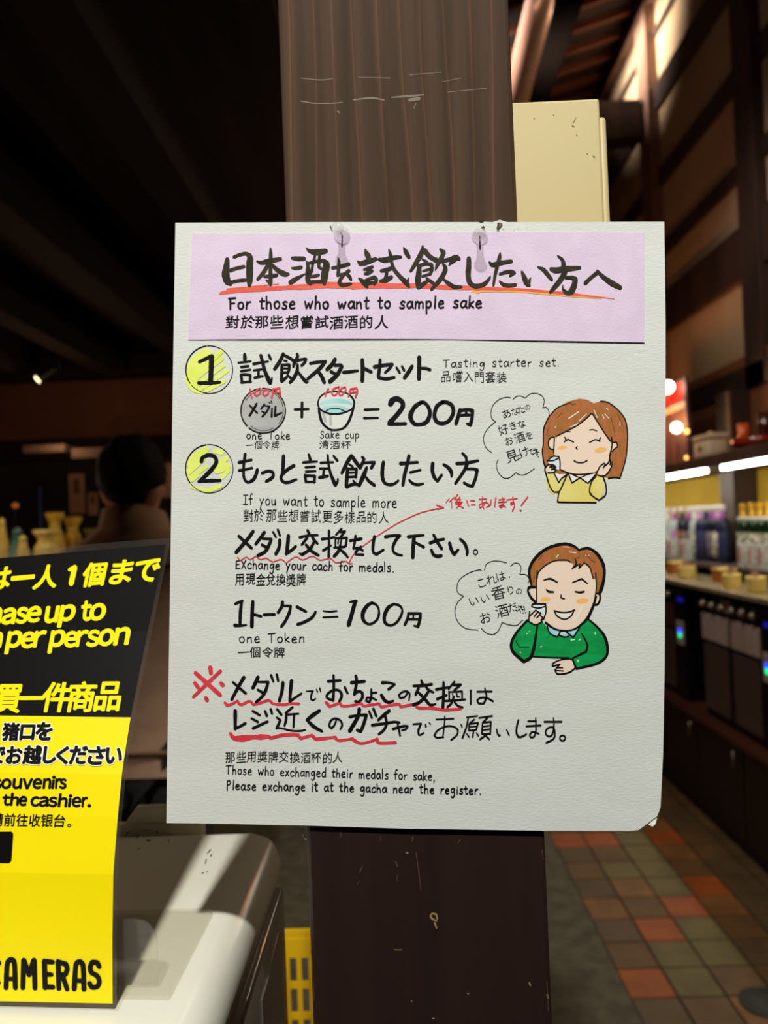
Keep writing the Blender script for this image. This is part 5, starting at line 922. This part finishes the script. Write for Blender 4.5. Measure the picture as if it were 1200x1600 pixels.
bmesh.ops.delete(bm, geom=[f for f in bm.faces if (f.calc_center_median().y > PYY_+0.02 and f.calc_center_median().z < zc+0.055) or f.calc_center_median().z < zc-0.085], context='FACES')
hr_ = bmo(bm, 'hair', HR, per, True); sd = hr_.modifiers.new('t', 'SOLIDIFY'); sd.thickness = 0.006; sd.offset = -1
cv = [(0, 0, .98), (0, 0, 1.16), (0, .005, 1.33), (0, -.002, zc-.215), (0, 0, .88)]; ce = [(0, 1), (1, 2), (2, 3), (0, 4)]; cr_ = [(.185, .15), (.18, .145), (.19, .145), (.085, .08), (.20, .165)]
for s_ in (-1, 1):
    k = len(cv); cv += [(s_*.175, -.005, zc-.255), (s_*.222, -.01, 1.12), (s_*.232, .04, .88)]; ce += [(2, k), (k, k+1), (k+1, k+2)]; cr_ += [.078, .07, .055]
skin('coat', cv, ce, cr_, COAT, per)
bm = bmesh.new(); prev = None                                   # turned-up collar
for r0, r1, dz in ((.235, .13, -.235), (.20, .12, -.195), (.145, .108, -.165), (.100, .096, -.135), (.086, .09, -.092), (.081, .085, -.090), (.088, .088, -.14), (.13, .10, -.175)):
    ring = [bm.verts.new((PXX+r0*math.cos(a_), PYY_+.004+r1*math.sin(a_), zc+dz+(.02*math.sin(a_)*-1 if dz > -.1 else 0))) for a_ in [2*math.pi*k/28 for k in range(28)]]
    if prev:
        for k in range(28): bm.faces.new((prev[k], prev[(k+1) % 28], ring[(k+1) % 28], ring[k]))
    prev = ring
bmo(bm, 'collar', COAT, per, True)
skin('trousers', [(0, 0, .93), (-.10, 0, .84), (-.105, .015, .48), (-.108, -.012, .10), (.10, 0, .84), (.105, .015, .48), (.108, -.012, .10)], [(0, 1), (1, 2), (2, 3), (0, 4), (4, 5), (5, 6)], [.145, .11, .082, .068, .11, .082, .068], TRS, per)
for s_ in (-1, 1): skin('shoe', [(s_*.108, -.03, .045), (s_*.113, .06, .042), (s_*.118, .15, .03)], [(0, 1), (1, 2)], [(.042, .045), (.045, .04), (.04, .026)], SHO, per)
# ------------------------------------------------------------------ things on the left
dc = thing('display_counter', (-1.6, 3.0, 0), 'dark display counter left of the person, half hidden by the yellow notice', 'counter')
box('top', (-2.6, 2.68, 1.27), (-1.05, 3.32, 1.30), BLACKM, dc, 0.004); box('base', (-2.55, 2.72, 0), (-1.1, 3.28, 1.268), BLACKM, dc)
YPO = mat('yellow_wrapping', (236, 196, 70), 0.6, c2=(214, 168, 40), scale=18, bump=0.6); CRE = mat('cream_wrapping', (254, 232, 140), 0.6, c2=(240, 206, 96), scale=20)
def pouch(px, pyt, Y, r, m_, lab, flat=1.0, m2=None):
    p = WY(px, 850, Y); zt_ = WY(px, pyt, Y).z; h = zt_-1.3005
    t = thing('gift_pouch', (p.x, Y, 1.3005), lab, 'pouch', 'yellow gift pouches on the display counter')
    bm = bmesh.new(); prev = None; n = 28
    for u_, k in ((0, .9), (.05, 1), (.45, 1.04), (.66, .86), (.76, .52), (.82, .55), (.93, .92), (1, .98), (.97, .8), (.82, .4)):
        ring = [bm.verts.new((p.x+r*k*(1+(.10*math.sin(5*a_)+.06*math.sin(9*a_+u_*4))*(.4+u_))*math.cos(a_), Y+r*flat*k*(1+.08*math.sin(6*a_+1)*(.3+u_))*math.sin(a_), 1.3008+h*u_)) for a_ in [2*math.pi*j/n for j in range(n)]]
        if prev:
            for j in range(n): bm.faces.new((prev[j], prev[(j+1) % n], ring[(j+1) % n], ring[j]))
        else: bm.faces.new(ring)
        prev = ring
    bm.faces.new(prev); bmo(bm, 'bag', m_, t, True)
    tube('ribbon', [(p.x+r*.56*math.cos(a_), Y+r*flat*.56*math.sin(a_), 1.3008+h*.785) for a_ in [2*math.pi*j/16 for j in range(17)]], 0.004, m2 or CRE, t)
pouch(72, 828, 2.86, 0.046, CRE, 'pale yellow gathered pouch in front on the display counter'); pouch(86, 801, 3.04, 0.034, YPO, 'golden pouch behind the pale one, left of the other golden pouch'); pouch(114, 808, 3.14, 0.034, YPO, 'golden pouch nearest the person')
pouch(143, 826, 3.12, 0.03, mat('olive_wrapping', (120, 104, 34), 0.7), 'small olive pouch touching the coat edge')
TEAL = mat('teal_glaze', (120, 170, 168), 0.15, c2=(60, 110, 112), scale=12)
for px, pyt, Y, r, m_, lab in ((28, 824, 2.85, 0.03, TEAL, 'teal glazed jar on the display counter'), (36, 836, 2.78, 0.022, CRE, 'small cream jar before the teal jar'), (4, 808, 2.9, 0.02, CRE, 'pale jar at the left picture edge')):
    p = WY(px, 850, Y); h = WY(px, pyt, Y).z-1.3005
    t = thing('jar', (p.x, Y, 1.3005), lab, 'jar', 'jars on the display counter')
    lathe('pot', [(0, 0), (r*.7, 0), (r, h*.25), (r, h*.6), (r*.6, h*.8), (r*.62, h*.84), (0, h*.84)], (p.x, Y, 1.3006), m_, t, 18); lathe('lid', [(0, h*.842), (r*.66, h*.842), (r*.5, h*.95), (0, h)], (p.x, Y, 1.3006), m_, t, 18)
p = WY(24, 790, 3.1); t = thing('desk_lamp', (p.x, 3.1, 1.3005), 'little orange lamp on a dark stem at the far left', 'lamp')
lathe('shade', [(0.013*math.sin(k*math.pi/8), -0.011*math.cos(k*math.pi/8)) for k in range(9)], p, mat('lamp_orange', (150, 80, 40), 0.5, emit=(255, 140, 60), estr=0.2), t, 14); tube('stem', [(p.x, 3.1, 1.301), (p.x-0.03, 3.1, 1.4), (p.x, 3.1, p.z-0.012)], 0.004, BLACKP, t); lathe('foot', [(0, 0), (0.04, 0), (0.035, 0.008), (0, 0.009)], (p.x, 3.1, 1.3006), BLACKP, t, 16)
bm = bmesh.new(); BL = mat('bead_blue', (60, 66, 130), 0.4, emit=(90, 100, 190), estr=0.07)
x_, y_ = WY(63, 790, 3.2).x, 3.2; z1_ = WY(63, 762, 3.2).z
bl = thing('bead_string', (x_, y_, 1.3), 'upright string of faint blue beads behind the yellow pouches', 'bead string')
for k in range(11): addlathe(bm, [(0.005*math.sin(j*math.pi/6), -0.0035*math.cos(j*math.pi/6)) for j in range(7)], (x_, y_, z1_-k*0.019), 8)
bmo(bm, 'beads', BL, bl, True); tube('rod', [(x_, y_, 1.3005), (x_, y_, z1_+0.02)], 0.002, BLACKP, bl)
PAP = mat('old_paper', (196, 150, 118), 0.9); PINK_ = mat('poster_ink', (110, 80, 66), 0.9)
for x0, y0, x1, y1, lab in ((109, 740, 131, 803, 'tall narrow paper poster on the dark back wall'), (138, 770, 152, 805, 'small reddish paper poster left of the person'), (236, 724, 268, 778, 'wide paper poster on the back wall right of the head')):
    a_, b_ = WY(x0, y1, 5.19), WY(x1, y0, 5.19); t = thing('wall_poster', ((a_.x+b_.x)/2, 5.19, a_.z), lab, 'poster', 'paper posters on the back wall')
    box('sheet', (a_.x, 5.190, a_.z), (b_.x, 5.194, b_.z), PAP, t); box('printed_figure', (a_.x+(b_.x-a_.x)*.3, 5.1885, a_.z+(b_.z-a_.z)*.5), (a_.x+(b_.x-a_.x)*.7, 5.1898, a_.z+(b_.z-a_.z)*.88), PINK_, t)
# track spotlight under the far beam
p = WY(57, 594, 4.58); q = WY(86, 574, 4.64); ax = (p-q).normalized(); M = ax.to_track_quat('Z', 'Y').to_matrix(); L_ = (p-q).length
t = thing('track_spotlight', p, 'black track spotlight with a bright face under the dark beam', 'spotlight')
lathe('housing', [(0, 0), (0.026, 0), (0.028, 0.02), (0.03, L_*.7), (0.042, L_), (0.039, L_), (0.028, L_*.75), (0, L_*.7)], q, BLACKP, t, 20, M)
lathe('lens', [(0, 0), (0.030, 0), (0.030, 0.003), (0, 0.004)], q+ax*(L_*.9), mat('spot_face', (255, 240, 210), 0.4, emit=(255, 226, 176), estr=9), t, 20, M)
tube('bracket', [q, q+Vector((0.02, 0.02, 0.06)), (q.x+0.02, q.y+0.02, 2.452)], 0.009, BLACKP, t)
tag(box('light_track', (q.x-0.6, q.y+0.005, 2.43), (q.x+0.9, q.y+0.035, 2.449), BLACKP), 'black light track fixed under the joists above the spotlight', 'track')
for x0, y0, x1, y1 in ((36, 694, 100, 708), (112, 699, 166, 716)):
    a_, b_ = WY(x0, y1, 4.2), WY(x1, y0, 4.2); struct(box('trim_%d' % tn, (a_.x, 4.2, a_.z), (b_.x, 4.4, b_.z), mat('lintel_brown', (64, 46, 32), 0.9) if 'lintel_brown' not in bpy.data.materials else bpy.data.materials['lintel_brown'])); tn += 1
